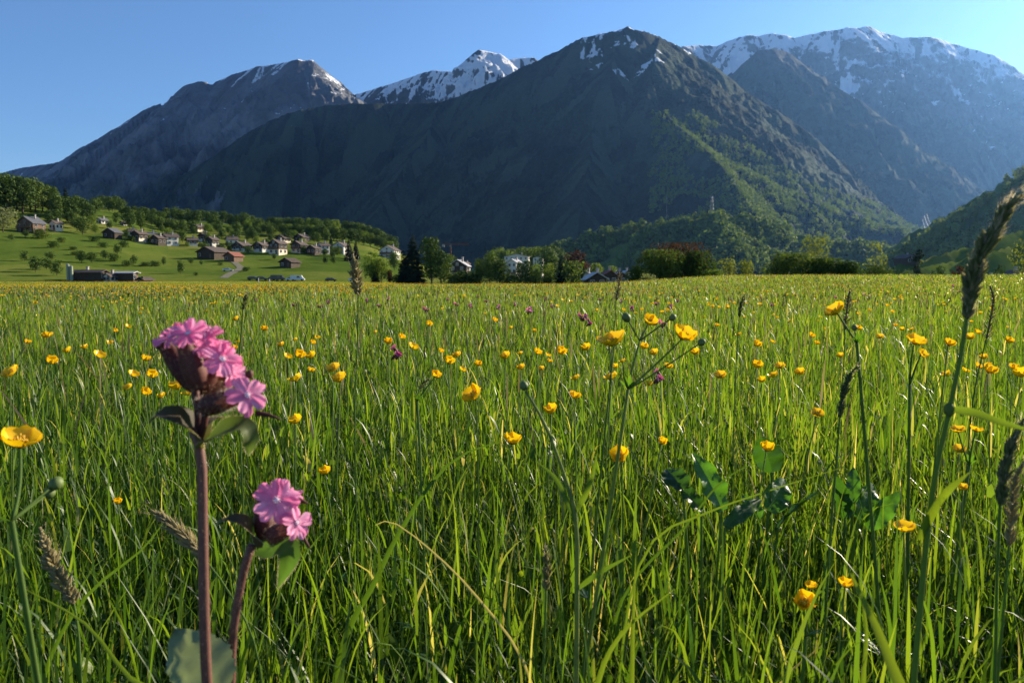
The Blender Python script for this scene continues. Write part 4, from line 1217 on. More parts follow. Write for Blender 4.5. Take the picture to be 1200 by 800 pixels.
grass_thing([(95, 790), (92, 740), (86, 702)], .62, .0012, .0008, [(88, 706), (72, 680), (58, 650), (47, 618)], 'pale knobbly grass head leaning left in the dark grass at lower left', rad=.0058, n=110, L=.0085, W=.0030, seed=8, hmat=STRAW, spread=.75)
grass_thing([(300, 760), (266, 690), (238, 652)], .66, .0011, .0008, [(238, 652), (220, 632), (198, 612), (178, 598)], 'straw coloured bristly grass head pointing up left behind the reddish stem', rad=.005, n=90, L=.0125, W=.0024, seed=9, hmat=STRAW, spread=.45)
grass_thing([(416, 480), (419, 400), (420, 345)], 1.0, .0010, .0008, [(420, 346), (418, 330), (416, 312), (413, 298)], 'pale sandy grass panicle standing alone above the horizon below the white hotel', rad=.0085, n=70, L=.0085, W=.0034, seed=10, hmat=STRAW, spread=.8)
grass_thing([(675, 800), (676, 700), (674, 600), (662, 560), (640, 500), (616, 458)], .60, .0026, .0011, None, 'thick green stalk that kinks into a bent pale upper stem in the middle', tint=.75,
            leaves=[([(674, 600), (690, 570), (700, 530)], .0045, .6), ([(676, 690), (700, 672), (740, 650)], .004, .5), ([(674, 610), (650, 560), (628, 540)], .004, .5)])
bud(bpy.data.objects[S.objects[-1].parent.name], at(614, 452, .60), np.array([-.3, 0, 1]), .0034)
grass_thing([(490, 600), (488, 520), (488, 470), (492, 455)], .95, .0009, .0007, [(492, 456), (496, 449), (503, 444)], 'thin dark arched stalk with a nodding bud beside the pale buttercup', rad=.002, n=20, L=.005, W=.002, seed=12)
grass_thing([(637, 780), (639, 720), (640, 690)], .62, .0012, .0009, [(640, 692), (641, 660), (638, 640)], 'short brown grass head in dark shade left of the thick kinked stalk', rad=.003, n=70, L=.006, W=.002, seed=13, tr=(.3, 1))
grass_thing([(862, 440), (864, 400), (866, 370)], 1.3, .0011, .0008, [(866, 372), (868, 360), (872, 345)], 'slim dark grass spike in the far middle grass under the dark red bush', rad=.003, n=60, L=.006, W=.002, seed=14, tr=(0, .3))
grass_thing([(280, 430), (283, 390), (285, 362)], 1.0, .0012, .0009, [(285, 364), (287, 352), (290, 342)], 'slim dark grass spike right above the pink campion in front of the far field', rad=.0022, n=50, L=.005, W=.0018, seed=15, tr=(0, .25))
grass_thing([(1140, 470), (1150, 420), (1156, 395)], 1.1, .0011, .0008, [(1156, 396), (1160, 376), (1164, 350), (1160, 335)], 'reddish feathery grass panicle right of the foxtail at the far edge of the meadow', rad=.007, n=60, L=.006, W=.0016, seed=16, hmat=SEED, spread=.8)
grass_thing([(985, 470), (989, 420), (990, 385)], 1.1, .0010, .0008, [(990, 386), (992, 366), (994, 350), (996, 338)], 'reddish loose grass panicle behind the left facing tall buttercup', rad=.007, n=60, L=.006, W=.0016, seed=17, hmat=SEED, spread=.8)
grass_thing([(716, 420), (720, 380), (722, 350)], 1.4, .0010, .0008, [(722, 352), (724, 340), (726, 326), (725, 318)], 'brown grass panicle touching the far edge of the meadow below the house cluster', rad=.007, n=60, L=.006, W=.0018, seed=18, hmat=SEED, spread=.7)
def big_blade(pts, d, w, tint, label, seed=0):
    q = [at(x, y, d) for x, y in pts]; dv = q[1] - q[0]; b = below(q[0], (-dv[0] * .7, .01)); q = [b] + q
    root = empty('grass_stalk', b); blade_strip(root, q, w, tint, n=18, name='leaf')
    return tag(root, label, 'grass stalk', 'broad grass blades close to the camera')
big_blade([(1060, 830), (1042, 775), (1024, 730), (1005, 690), (988, 655)], .40, .0085, .78, 'broad blurred bright green blade rising from the bottom edge at right')
big_blade([(1010, 800), (1015, 740), (1008, 690), (1006, 672)], .55, .0045, .7, 'slim bright blade just left of the broad blurred blade at the bottom right')
big_blade([(400, 760), (440, 680), (470, 620), (530, 540), (600, 512)], .8, .006, .3, 'long dark blade sweeping up right to the closed cup buttercup')
big_blade([(620, 790), (560, 700), (500, 640), (455, 610), (440, 615)], .7, .0022, 1.0, 'dry whitish blade bent over in the grass below the middle')
big_blade([(760, 640), (830, 600), (900, 575), (985, 548)], .72, .0022, .62, 'long thin bright blade lying across in front of the dock leaves')
big_blade([(730, 700), (800, 620), (850, 560), (905, 535)], .80, .003, .25, 'long dark blade arching up to the small square looking buttercup')
big_blade([(215, 820), (160, 800), (100, 730), (30, 690)], .55, .004, .6, 'arched green blade low at the left under the pale knobbly grass head')
big_blade([(50, 800), (100, 700), (170, 640), (200, 600)], .7, .0038, .35, 'dark slanting blade behind the pale knobbly grass head')
big_blade([(740, 800), (742, 720), (745, 650)], .55, .0045, .75, 'upright bright green blade right of the thick kinked stalk')
big_blade([(700, 800), (730, 740), (790, 690)], .55, .005, .7, 'slanted bright green blade springing from the foot of the thick kinked stalk')

# ------------------------------------------------------------------ dock plants with broad leaves
def dock_leaf(root, p0, p1, w, nrm, tint, mat=LEAF, wave=.22, seed=0, name='leaf'):
    r = random.Random(seed); n = 30; P = []
    p0 = np.asarray(p0, float); p1 = np.asarray(p1, float); ax = p1 - p0; L = np.linalg.norm(ax); ax = ax / L
    nrm = np.asarray(nrm, float); s = np.cross(ax, nrm); s /= np.linalg.norm(s); u = np.cross(s, ax)
    for i in range(n):
        t = i / (n - 1); c = p0 + ax * L * t - u * L * .18 * t * t
        ww = w * (math.sin(math.pi * (.10 + .88 * t ** .9)) ** .75)
        P.append([c + s * ww * q + u * (abs(q) * ww * .3 + wave * ww * math.sin(t * 17 + q * 2 + seed) * abs(q) ** 2 + ww * .07 * math.sin(t * 46 - abs(q) * 9) * min(1, abs(q) * 4)) for q in (-1, -.7, -.35, -.06, 0, .06, .35, .7, 1)])
    m = MB(); m.grid(P, 0, tint); m.build(name, mat, root)
DOCKM = leafy('dock_leaf_glossy', [(0, (.022, .05, .012)), (.5, (.04, .09, .016)), (1, (.075, .16, .02))], trans=.42, rough=.42, spec=.4, use='tint', tcol=(2.2, 2.6, .6), nscale=45)
def dock(px, py, d, leaves, label):
    b = below(at(px, py, d), (0, .04)); root = empty('dock_plant', b, label, 'broad-leaved plant', 'dock plants in the right hand meadow')
    m = MB()
    for (x0, y0, x1, y1, w, nrm, tint) in leaves:
        m.tube(b1([b, (b + at(x0, y0, d)) / 2 + np.array([0, 0, .02]), at(x0, y0, d)], 6), .0016, 5, tint=.4)
    m.build('leaf_stalk', STEM, root)
    for k, (x0, y0, x1, y1, w, nrm, tint) in enumerate(leaves): dock_leaf(root, at(x0, y0, d), at(x1, y1, d + .03 * (k % 2)), w, nrm, tint, DOCKM, seed=k)
dock(838, 640, .92, [(846, 598, 820, 530, 0.0163, (.45, -.85, .2), .9), (800, 573, 781, 545, 0.0148, (-.2, -.5, 1), .1), (822, 598, 796, 564, 0.0104, (0, -.6, .9), .35), (850, 618, 894, 578, 0.0096, (.1, -.6, .9), .5)], 'dock plant with one bright backlit upright leaf and crumpled grey leaves')
dock(900, 650, 1.05, [(905, 553, 893, 511, 0.0192, (-.1, .55, .9), .02), (900, 598, 924, 558, 0.0178, (.2, -.8, .5), .75), (912, 618, 954, 566, 0.0118, (-.3, .3, 1), .1), (890, 608, 872, 576, 0.0118, (0, -.7, .6), .8)], 'dock plant with a large dark bluish leaf behind the square looking buttercup')
dock(1000, 660, 1.1, [(990, 608, 984, 556, 0.0148, (.3, .4, .9), .03), (1005, 608, 1029, 564, 0.0163, (.2, -.85, .4), .7), (1015, 618, 1057, 578, 0.0148, (.3, -.8, .5), .8), (1000, 588, 1000, 544, 0.0096, (-.3, -.7, .5), .65)], 'dock plant with pale green pointed leaves left of the foxtail stem')
# ------------------------------------------------------------------ trees and shrubs
def foliage(name, dark, mid, light, trans=.35):
    return leafy(name, [(0.0, dark), (0.5, mid), (1.0, light)], trans=trans, rough=.75, spec=.1, use='both', tcol=(1.7, 1.7, .7))
F_GREEN = foliage('deciduous_leaves', (.036, .066, .013), (.062, .102, .019), (.11, .15, .03), .15)
F_FRESH = foliage('fresh_leaves', (.07, .115, .02), (.105, .155, .026), (.16, .20, .04))
F_CON = foliage('conifer_needles', (.010, .022, .011), (.016, .033, .015), (.026, .048, .02), .12)
F_RED = foliage('copper_leaves', (.030, .016, .012), (.050, .022, .016), (.085, .034, .024))
F_DEEP = foliage('dense_shrub_leaves', (.022, .045, .010), (.042, .075, .016), (.12, .155, .03), .3)
F_YEL = foliage('yellowish_young_leaves', (.09, .115, .022), (.14, .16, .03), (.22, .235, .05), .35)
F_BLOOM = foliage('pale_blossom_leaves', (.10, .12, .05), (.16, .18, .09), (.3, .3, .22))
F_MASS = foliage('far_leaves', (.08, .125, .026), (.135, .185, .037), (.21, .255, .06), .22)
BARK = plain('bark', (.07, .055, .04), .9, .3, 3, .6)

def leaf_cloud(r, n, H, W, base, size, lumps, shape=(1, 1), squash=1.0, gap=.0, seed=0, nj=.34):
    """leaf faces scattered through overlapping clumps of a crown"""
    q = np.random.default_rng(seed)
    cs = []
    for k in range(lumps):
        t = (k + .5) / lumps
        z = base + (H - base) * (.10 + .84 * t)
        env = math.sin(math.pi * (.12 + .80 * t ** shape[0])) ** shape[1]
        rr = W * .5 * env * q.uniform(.25, .85); an = k * 2.39996 + q.uniform(-.5, .5)
        rad = W * q.uniform(.11, .29) * (.65 + .5 * env)
        cs.append((rr * math.cos(an), rr * math.sin(an), min(z, H - rad * .8), rad, q.random()))
    cs.append((0, 0, base + (H - base) * .5, W * .27, .3)); cs.append((0, 0, base + (H - base) * .3, W * .27, .3))
    cs = np.array(cs)
    pk = cs[:, 3] ** 2; pk /= pk.sum()
    idx = q.choice(len(cs), n, p=pk); c = cs[idx]
    d = q.normal(0, 1, (n, 3)); d[:, 2] += .25; d /= np.linalg.norm(d, axis=1)[:, None]
    rad = c[:, 3] * q.uniform(.55, 1.10, n) ** .7
    P = c[:, :3] + d * rad[:, None] * np.array([1, 1, squash])
    P[:, 2] = np.clip(P[:, 2], base * .6, H)
    nrm = d + q.normal(0, nj, (n, 3)); nrm /= np.linalg.norm(nrm, axis=1)[:, None]
    u = np.cross(nrm, q.normal(0, 1, (n, 3))); u /= np.linalg.norm(u, axis=1)[:, None]
    v = np.cross(nrm, u)
    s = size * q.uniform(.6, 1.35, n)[:, None]
    V = np.stack([P - u * s * .5, P + v * s * .32 + nrm * s * .06, P + u * s * .5, P - v * s * .32 + nrm * s * .06], 1).reshape(-1, 3)
    Q = np.arange(n * 4).reshape(-1, 4)
    T = np.repeat(np.clip(.30 * c[:, 4] + .35 + q.normal(0, .18, n), 0, 1), 4)
    return V, Q, T, cs

def wood(H, W, base, cs, rad, seed):
    r = random.Random(seed); m = MB()
    bend = (r.uniform(-.03, .03) * H, r.uniform(-.03, .03) * H)
    top = H * .8
    pts = [(bend[0] * t * t, bend[1] * t * t, -.3 + (top + .3) * t) for t in (0, .12, .3, .55, .8, 1)]
    m.tube(pts, [rad * 1.35, rad, rad * .8, rad * .55, rad * .3, rad * .1], 7)
    for c in cs[:9]:
        z0 = max(base * .8, c[2] - .35 * W)
        m.tube([(0, 0, z0), (c[0] * .5, c[1] * .5, (z0 + c[2]) / 2), (c[0], c[1], c[2])], [rad * .4, rad * .25, rad * .06], 5)
    return m

def tree_proto(kind, leaf, H, W, base, n, size, lumps, seed, shape=(1, .8), name='tree'):
    root = empty(name, (0, 0, 0))
    V, Q, T, cs = leaf_cloud(random, n, H, W, base, size, lumps, shape, seed=seed)
    np_mesh('crown', V, Q, leaf, False, T, parent=root)
    wood(H, W, base, cs, H * .018, seed).build('trunk', BARK, root, local=True)
    root['H'] = H
    return root

def conifer_proto(leaf, H, W, n, size, seed, name='conifer_tree'):
    q = np.random.default_rng(seed); root = empty(name, (0, 0, 0))
    t = 1 - np.sqrt(q.random(n)) ; lay = H / 13
    z = H * .05 + t * H * .95
    zq = np.round(z / lay) * lay; z = z * .7 + zq * .3
    env = W * .5 * (1 - (z / H)) ** .85 + .12
    an = q.uniform(0, 6.283, n); lob = 1 + .22 * np.sin(an * 5 + zq * 3) + .1 * np.sin(an * 9 + zq)
    rr = env * lob * q.uniform(.35, 1.0, n) ** .6
    P = np.stack([rr * np.cos(an), rr * np.sin(an), z - rr * .28 + q.normal(0, .1, n) * lay], 1)
    P[:, 2] = np.clip(P[:, 2], .2, H)
    o = np.stack([np.cos(an), np.sin(an), np.full(n, -.35)], 1)
    sd_ = np.stack([-np.sin(an), np.cos(an), q.normal(0, .3, n)], 1)
    s = size * q.uniform(.6, 1.3, n)[:, None] * (.6 + .6 * (1 - z / H))[:, None]
    V = np.stack([P - o * s * .5, P + sd_ * s * .33, P + o * s * .6, P - sd_ * s * .33], 1).reshape(-1, 3)
    np_mesh('crown', V, np.arange(n * 4).reshape(-1, 4), leaf, False, np.repeat(np.clip(q.normal(.5, .2, n), 0, 1), 4), parent=root)
    m = MB(); m.tube([(0, 0, -.3), (0, 0, H * .5), (0, 0, H * .98)], [H * .016, H * .01, .02], 7)
    for k in range(14):
        zz = H * (.06 + .06 * k); a = k * 2.4; e = W * .4 * (1 - zz / H)
        m.tube([(0, 0, zz), (e * math.cos(a), e * math.sin(a), zz - e * .3)], [H * .004, .01], 4)
    m.build('trunk', BARK, root, local=True)
    root['H'] = H
    return root

TP = {
 'round': [tree_proto('t', F_GREEN, 12, 10, 1.6, 1500, .85, 20, 900 + i) for i in range(4)],
 'tall': [tree_proto('t', F_GREEN, 16, 9, 1.5, 1700, .9, 24, 910 + i, (1, .6)) for i in range(3)],
 'fresh': [tree_proto('t', F_FRESH, 10, 8, 1.2, 1300, .7, 18, 920 + i) for i in range(3)],
 'small': [tree_proto('t', F_GREEN, 5, 4.4, .7, 700, .5, 12, 930 + i, name='tree') for i in range(3)],
 'bush': [tree_proto('t', F_DEEP, 3, 4.6, .1, 650, .45, 12, 940 + i, (.8, .5), name='shrub') for i in range(3)],
 'con': [conifer_proto(F_CON, 16, 7.5, 3200, 1.05, 950 + i) for i in range(2)],
 'red': [tree_proto('t', F_RED, 12, 8, 1.2, 1500, .8, 20, 960 + i, name='copper_beech') for i in range(2)],
 'bloom': [tree_proto('t', F_BLOOM, 6, 5.6, .9, 900, .5, 14, 970 + i) for i in range(1)],
}
for k in TP:
    for o in TP[k]: o['free'] = 1
CATS = {'con': 'conifer', 'bush': 'bush', 'red': 'copper beech'}
used_n = {}
def plant(kind, pos, h, label, group=None, wide=1.0, name=None):
    i = used_n.get(kind, 0); used_n[kind] = i + 1
    p = TP[kind][i % len(TP[kind])]
    if i < len(TP[kind]): o = p
    else: o = copy_tree(p)
    if name: o.name = name
    s = h / p['H']
    o.location = tuple(pos); o.scale = (s * wide, s * wide, s); o.rotation_euler = (0, 0, random.uniform(0, 6.28))
    return tag(o, label, CATS.get(kind, 'tree'), group)
def plant_px(kind, px, py, hpx, label, group=None, wide=1.0, d=None, name=None, far=700):
    """a tree whose foot shows at (px, py) and that stands hpx photo pixels tall"""
    p = ground_hit(px, py, 66)
    if d is not None or p is None or depth_of(p) > 1300:
        dd = d or far
        p = at(px, py, dd)
        p[2] = float(terrain([p[0]], [p[1]])[0])
        top = at(px, py - hpx, dd)
        h = min(top[2] - p[2], hpx * dd / FPX * 1.5)
        dep = dd
    else:
        dep = depth_of(p); h = hpx * dep / FPX * 1.03
    return plant(kind, p, h, label, group, wide, name)

# left hillside, the big wood at the upper left
GW = 'tall trees of the wood at the upper left'
for i, (px, py, h) in enumerate([(-52, 250, 44), (-34, 246, 42), (-18, 249, 42), (0, 246, 41), (9, 250, 44), (20, 246, 38), (27, 250, 40), (36, 246, 36), (42, 249, 36), (50, 248, 30), (57, 250, 32), (60, 246, 26)]):
    plant_px('tall', px, py, h, 'tall leafy tree in the high wood on the skyline of the left hill', GW, 1.25)
GR = 'leafy trees along the top of the left hill'
for i, (px, py, h) in enumerate([(67, 256, 26), (74, 254, 24), (84, 258, 26), (90, 254, 24), (97, 256, 23), (66, 262, 16), (80, 262, 18), (112, 250, 18), (120, 246, 16), (128, 248, 17), (135, 247, 17), (142, 250, 16), (150, 258, 16), (158, 256, 14), (166, 259, 14), (172, 262, 18), (180, 257, 12),
        (188, 262, 14), (195, 258, 14), (205, 259, 16), (212, 262, 16), (220, 260, 15), (229, 263, 16), (237, 259, 13), (244, 262, 14), (250, 266, 18), (262, 262, 14), (270, 266, 15), (278, 265, 13), (286, 268, 18), (296, 267, 14), (303, 272, 16)]):
    plant_px('round' if i % 3 else 'tall', px, py, h, 'leafy tree in the loose row along the crest of the left hill', GR, 1.15)
GE = 'trees of the wood that ends above the white hotels'
for i in range(46):
    px = 300 + (i % 23) * 7.4 + random.uniform(-3, 3); row = i // 23
    sk = float(np.interp(px, [300, 340, 380, 420, 440, 460, 476], [257, 257, 259, 263, 269, 279, 290]))
    bot = float(np.interp(px, [300, 340, 380, 420, 440, 460, 476], [272, 277, 281, 286, 290, 298, 305]))
    y = sk + (bot - sk) * (.62 + .38 * row) ; h = min(20, max(9, (bot - sk) * .72))
    plant_px('round' if i % 4 else 'fresh', px, y, h, 'leafy tree in the wood on the spur above the white hotels', GE, 1.1, d=None, far=740)
# singles on the slope
for (k, px, py, h, w, lb) in [
 ('con', 78, 252, 32, .8, 'slim brownish conifer rising above the leafy trees behind the brown chalet'),
 ('bloom', 4, 272, 28, 1.2, 'pale loose tree at the left edge of the photo beside the brown chalet'),
 ('fresh', 40, 268, 10, 1.2, 'bright small tree right in front of the brown chalet'),
 ('tall', 106, 262, 22, 1.2, 'dense oval dark tree on the slope right of the brown chalet'),
 ('round', 97, 275, 20, 1.2, 'wide grey green tree below the dense oval tree'),
 ('fresh', 112, 274, 13, .9, 'light green tree between the wide grey tree and the dark barn'),
 ('round', 84, 262, 15, 1.0, 'round dull tree behind the small house next to the brown chalet'),
 ('round', 152, 268, 18, 1.1, 'big round tree above the first village houses'),
 ('tall', 165, 268, 20, 1.2, 'twin crowned big tree above the village roofs'),
 ('small', 148, 279, 10, 1.0, 'small tree at the right end of the dark slate roofed barn'),
 ('bush', 48, 280, 11, 1.3, 'dark bush on the slope just below the brown chalet'),
 ('bush', 62, 290, 7, 1.3, 'dark bush alone in the middle of the left pasture'),
 ('bush', 72, 284, 6, 1.2, 'small dark bush below the small house on the left pasture'),
 ('bush', 86, 293, 4, 1.8, 'low dark bush flat on the left pasture above the lone orchard'),
 ('bush', 88, 299, 4, 1.8, 'lowest dark bush on the left pasture above the farm'),
 ('bush', 111, 283, 6, 1.4, 'dark bush below the slate roofed barn'),
 ('bush', 121, 290, 6, 1.5, 'bush at the head of the hedge that runs down to the farm'),
 ('small', 124, 304, 11, 1.2, 'round tree where two hedges meet above the farm'),
 ('small', 138, 298, 12, 1.1, 'dark tree in the hedge above the farm'),
 ('bush', 145, 290, 8, 1.0, 'upper bush of the steep hedge right above the farm'),
 ('bush', 134, 306, 8, 1.2, 'bush low in the steep hedge above the farm roof'),
 ('small', 157, 311, 12, .8, 'slender reddish tree standing alone right of the hedge above the farm'),
 ('bush', 150, 312, 7, 1.4, 'hedge bush behind the open farm shed'),
 ('bush', 170, 312, 5, 2, 'low bush on the field line right of the slender reddish tree'),
 ('bush', 182, 312, 6, 1.6, 'round bush on the field line behind the open farm shed'),
 ('small', 192, 311, 10, .8, 'narrow tree on the field line right of the farm'),
 ('small', 212, 321, 16, .75, 'lone slim tree on the flat field right of the farm'),
 ('small', 224, 310, 8, .9, 'small tree on the field line left of the track'),
 ('small', 236, 311, 6, .8, 'smallest tree on the field line beside the white car'),
 ('bush', 230, 323, 4, 1.0, 'little bush right of the lone slim tree'),
 ('small', 29, 306, 12, 1.0, 'leftmost orchard tree on the slope left of the silo'),
 ('small', 42, 319, 18, 1.0, 'lone round orchard tree with a visible trunk left of the silo'),
 ('small', 55, 316, 14, 1.1, 'orchard tree between the lone round tree and the silo'),
 ('small', 67, 323, 18, 1.1, 'orchard tree right beside the silo'),
 ('round', 96, 308, 14, 1.2, 'dark tree directly behind the long farm roof'),
 ('round', 108, 308, 12, 1.2, 'broad dark tree behind the farm ridge'),
 ('small', 60, 305, 10, 1.4, 'dark tree at the top of the orchard behind the silo'),
 ('small', 322, 304, 7, 1.1, 'pale bare tree left of the dark field barn'),
 ('small', 381, 309, 9, .9, 'first of two small trees on the field right of the dark field barn'),
 ('small', 391, 310, 10, .8, 'second of two small trees on the field right of the dark field barn'),
 ('bush', 288, 318, 5, 1.5, 'dark bush at the end of the field track'),
 ('bush', 259, 311, 4, 1.2, 'low bush between the white car and the track'),
 ('con', 409, 306, 26, .9, 'dark conifer right of the first white hotel'),
 ('con', 417, 304, 22, .9, 'shorter dark conifer behind the sandy grass panicle'),
 ('small', 368, 283, 7, 1, 'small tree behind the white gabled houses'),
 ('fresh', 244, 284, 12, 1, 'light tree between the first houses of the village centre'),
 ('round', 205, 272, 14, 1, 'round tree behind the white gabled house'),
 ('round', 214, 284, 14, 1, 'dark round tree between the white gabled house and the village centre'),
 ('round', 296, 282, 14, 1, 'dark tree behind the white ended house in the village'),
 ('round', 318, 278, 13, 1, 'dark tree behind the big brown chalet of the village'),
 ('round', 338, 284, 14, 1.2, 'leafy tree between the chalets in the village middle'),
 ('small', 354, 297, 8, 1, 'light green garden tree below the village chalets'),
 ('con', 388, 292, 17, .8, 'dark narrow conifer left of the first white hotel'),
 ('bush', 276, 280, 8, 1.3, 'shrub above the red roofed barn'),
 ('round', 260, 280, 12, 1.1, 'round tree above the large dark barn'),
 ('round', 190, 273, 9, 1.1, 'round tree behind the long white house roofs'),
 ('fresh', 176, 282, 7, 1, 'low garden tree between white houses at the village start'),
 ]:
    plant_px(k, px, py, h, lb, 'single trees and bushes on the left hillside', w)
for i, (px, py, h) in enumerate([(155, 262, 9), (166, 268, 8), (184, 266, 10), (194, 269, 9), (206, 266, 8), (214, 268, 10), (222, 262, 8), (255, 272, 9), (268, 274, 8), (278, 272, 9), (290, 276, 8), (300, 279, 9), (310, 273, 8), (330, 272, 9), (345, 275, 8), (128, 268, 9), (136, 262, 7), (20, 258, 9), (28, 262, 10), (68, 268, 9), (58, 262, 12), (88, 268, 10), (30, 278, 8), (14, 282, 8)]):
    plant_px('small' if i % 2 else 'round', px, py, h, 'small leafy tree scattered over the upper pasture of the left hill', 'small trees on the upper pasture', 1.2)

GX = 'trees scattered among the pasture and houses of the left hill'
for i in range(80):
    px = random.uniform(56, 400); lo = float(np.interp(px, [56, 130, 200, 300, 400], [250, 246, 262, 270, 280])); hi = float(np.interp(px, [56, 130, 200, 300, 400], [270, 272, 280, 292, 299]))
    t = random.random() ** 1.5; y = lo + (hi - lo) * t
    plant_px(('round', 'tall', 'small', 'fresh', 'round')[i % 5], px, y, random.uniform(7, 16) * (1 - .35 * t), 'leafy tree in the loose scatter between the hill crest and the village roofs', GX, random.uniform(.95, 1.35))
for i in range(44):
    px = random.uniform(150, 405); y = float(np.interp(px, [150, 200, 260, 330, 405], [281, 289, 294, 299, 301])) + random.uniform(-6, 1.5)
    plant_px(('small', 'bush', 'fresh', 'round')[i % 4], px, y, random.uniform(4, 9), 'small garden tree or bush close to the village houses', 'garden trees between the village houses', random.uniform(.95, 1.3))
# the group of trees in the valley middle, beyond the meadow's far edge
for (k, px, py, h, w, lb) in [
 ('con', 484, 334, 60, 1.05, 'big dark conifer that towers over the valley trees'),
 ('con', 474, 334, 42, 1.0, 'shorter dark conifer leaning on the left of the big one'),
 ('tall', 506, 334, 56, .95, 'tall green leafy tree joined to the right of the big dark conifer'),
 ('round', 517, 334, 36, .9, 'leafy tree on the right shoulder of the tall green one'),
 ('fresh', 436, 334, 40, .7, 'light green tree with a loose top left of the dark conifers'),
 ('fresh', 447, 334, 32, .9, 'bright green round tree below the second white hotel'),
 ('con', 440, 334, 22, 1.1, 'small dark pointed conifer under the bright green round tree'),
 ('red', 457, 335, 19, .8, 'low reddish leaved tree left of the conifers'),
 ('bush', 466, 334, 12, 1.0, 'green bush between the reddish tree and the conifers'),
 ('round', 462, 318, 22, .9, 'dull tree behind the reddish low tree'),
 ('round', 574, 333, 36, .95, 'large soft grey green tree left of the long white building'),
 ('round', 586, 334, 30, .95, 'grey green tree attached right of the large soft one'),
 ('tall', 562, 334, 24, .9, 'slim tree at the left foot of the large soft tree'),
 ('tall', 609, 333, 26, .7, 'pointed light tree in front of the long white building'),
 ('tall', 617, 333, 28, .75, 'second pointed light tree in front of the long white building'),
 ('fresh', 628, 331, 22, .8, 'light green tree under the small white building'),
 ('round', 643, 318, 24, 1.0, 'round fresh tree right of the small white building'),
 ('fresh', 643, 332, 24, .8, 'bright leafy tree in the middle of the valley trees'),
 ('con', 657, 332, 30, .9, 'brownish dark conifer left of the round hedge tree'),
 ('bush', 669, 333, 27, .85, 'dense round hedge tree at the far edge of the meadow'),
 ('red', 676, 318, 25, 1.15, 'dark red copper beech behind the round hedge tree'),
 ('con', 684, 320, 24, .7, 'dark slim conifer right of the copper beech'),
 ('fresh', 699, 318, 15, 1.1, 'pale pointed tree behind the house cluster'),
 ('fresh', 718, 318, 13, .8, 'small pointed tree over the right end of the house cluster'),
 ('fresh', 710, 317, 6, 1, 'tiny round tree between the two pointed ones above the roofs'),
 ('bush', 545, 334, 16, 1.2, 'dark bush at the foot of the dark house with the pale roof'),
 ('bush', 533, 334, 14, 1.2, 'dark shrub right of the tall green leafy tree'),
 ('tall', 538, 303, 13, .8, 'tree above the pale roof of the dark house'),
 ('tall', 560, 306, 16, .8, 'tree above the right end of the dark house'),
 ('red', 572, 304, 13, .9, 'small reddish tree behind the large soft tree'),
 ('bush', 600, 334, 13, 1.5, 'dark bush under the two pointed light trees'),
 ('bush', 622, 334, 11, 1.5, 'hedge bush right of the two pointed light trees'),
 ('bush', 556, 334, 13, 1.0, 'dark shrub beside the slim tree'),
 ('bush', 640, 334, 10, 1.5, 'low hedge bush left of the round hedge tree'),
 ('bush', 692, 331, 8, 1.0, 'small shrub at the left end of the house cluster'),
 ('round', 528, 322, 24, .8, 'dark leafy tree partly behind the tall green one'),
 ]:
    plant_px(k, px, py, h, lb, 'trees in the valley middle', w, d={'a': 1}.get(k, 240 if py > 326 else 420))
GB = 'trees of the wood behind the valley buildings'
for i in range(34):
    px = 576 + i * 2.9 + random.uniform(-2, 2)
    top = float(np.interp(px, [576, 590, 625, 640, 655, 672], [290, 289, 288, 285, 286, 300]))
    plant_px('round' if i % 3 else 'fresh', px, 311, 311 - top - random.uniform(0, 4), 'leafy tree in the wood behind the long white building', GB, .8, d=random.uniform(640, 760))

# ---- shrubs just past the crest of the meadow, big enough to see their leaves
def shrub(px0, px1, top, base_py, d, leaf, n, size, label, cat='bush', name='shrub', lumps=26, shape=(.8, .45), seed=0, deep=.7, group=None, squash=1.0):
    cx = (px0 + px1) / 2; W = (px1 - px0) * d / FPX
    p = at(cx, base_py, d); g = float(base_h(np.array([p[0]]), np.array([p[1]]))[0]); top_z = at(cx, top, d)[2]
    H = top_z - g
    root = empty(name, (p[0], p[1], g), label, cat, group)
    V, Q, T, cs = leaf_cloud(random, int(n * .75), H, W, .05, size * 1.3, lumps, shape, squash, seed=seed, nj=.6)
    V[:, 1] *= deep
    np_mesh('crown', V, Q, leaf, False, T, parent=root)
    wood(H, W, .2, cs, .035, seed).build('trunk', BARK, root, local=True)
    return root
GS = 'shrubs along the far edge of the meadow'
shrub(748, 800, 293, 326, 62, F_DEEP, 5200, .14, 'dark leafy left half of the big shrub mass in front of the wooded knoll', seed=1, group=GS)
shrub(790, 838, 295, 326, 63, F_DEEP, 5200, .14, 'green right half of the big shrub mass in front of the wooded knoll', seed=2, group=GS)
shrub(758, 828, 285, 324, 64, F_RED, 5000, .13, 'dark red crowned shrub rising between the green shrubs', seed=3, group=GS)
shrub(734, 758, 312, 327, 60, F_DEEP, 1900, .12, 'small round green shrub at the left foot of the big shrub mass', seed=4, group=GS)
shrub(748, 772, 321, 328, 57, F_BLOOM, 700, .10, 'low pale greyish shrub in front of the small round one', seed=5, group=GS)
shrub(843, 866, 299, 325, 62, F_YEL, 650, .12, 'thin yellow green sapling right of the big shrub mass', seed=6, shape=(.9, .7), lumps=14, group=GS)
shrub(862, 887, 304, 325, 61, F_YEL, 650, .12, 'second yellow green sapling, the lower and wider one', seed=7, shape=(.9, .6), lumps=14, group=GS)
shrub(828, 848, 316, 325, 60, F_FRESH, 900, .12, 'low fresh green shrub between the big mass and the saplings', seed=8, group=GS)
shrub(895, 950, 297, 324, 60, F_DEEP, 5000, .14, 'broad dark shrub, left part of the right hand hedge', seed=9, group=GS)
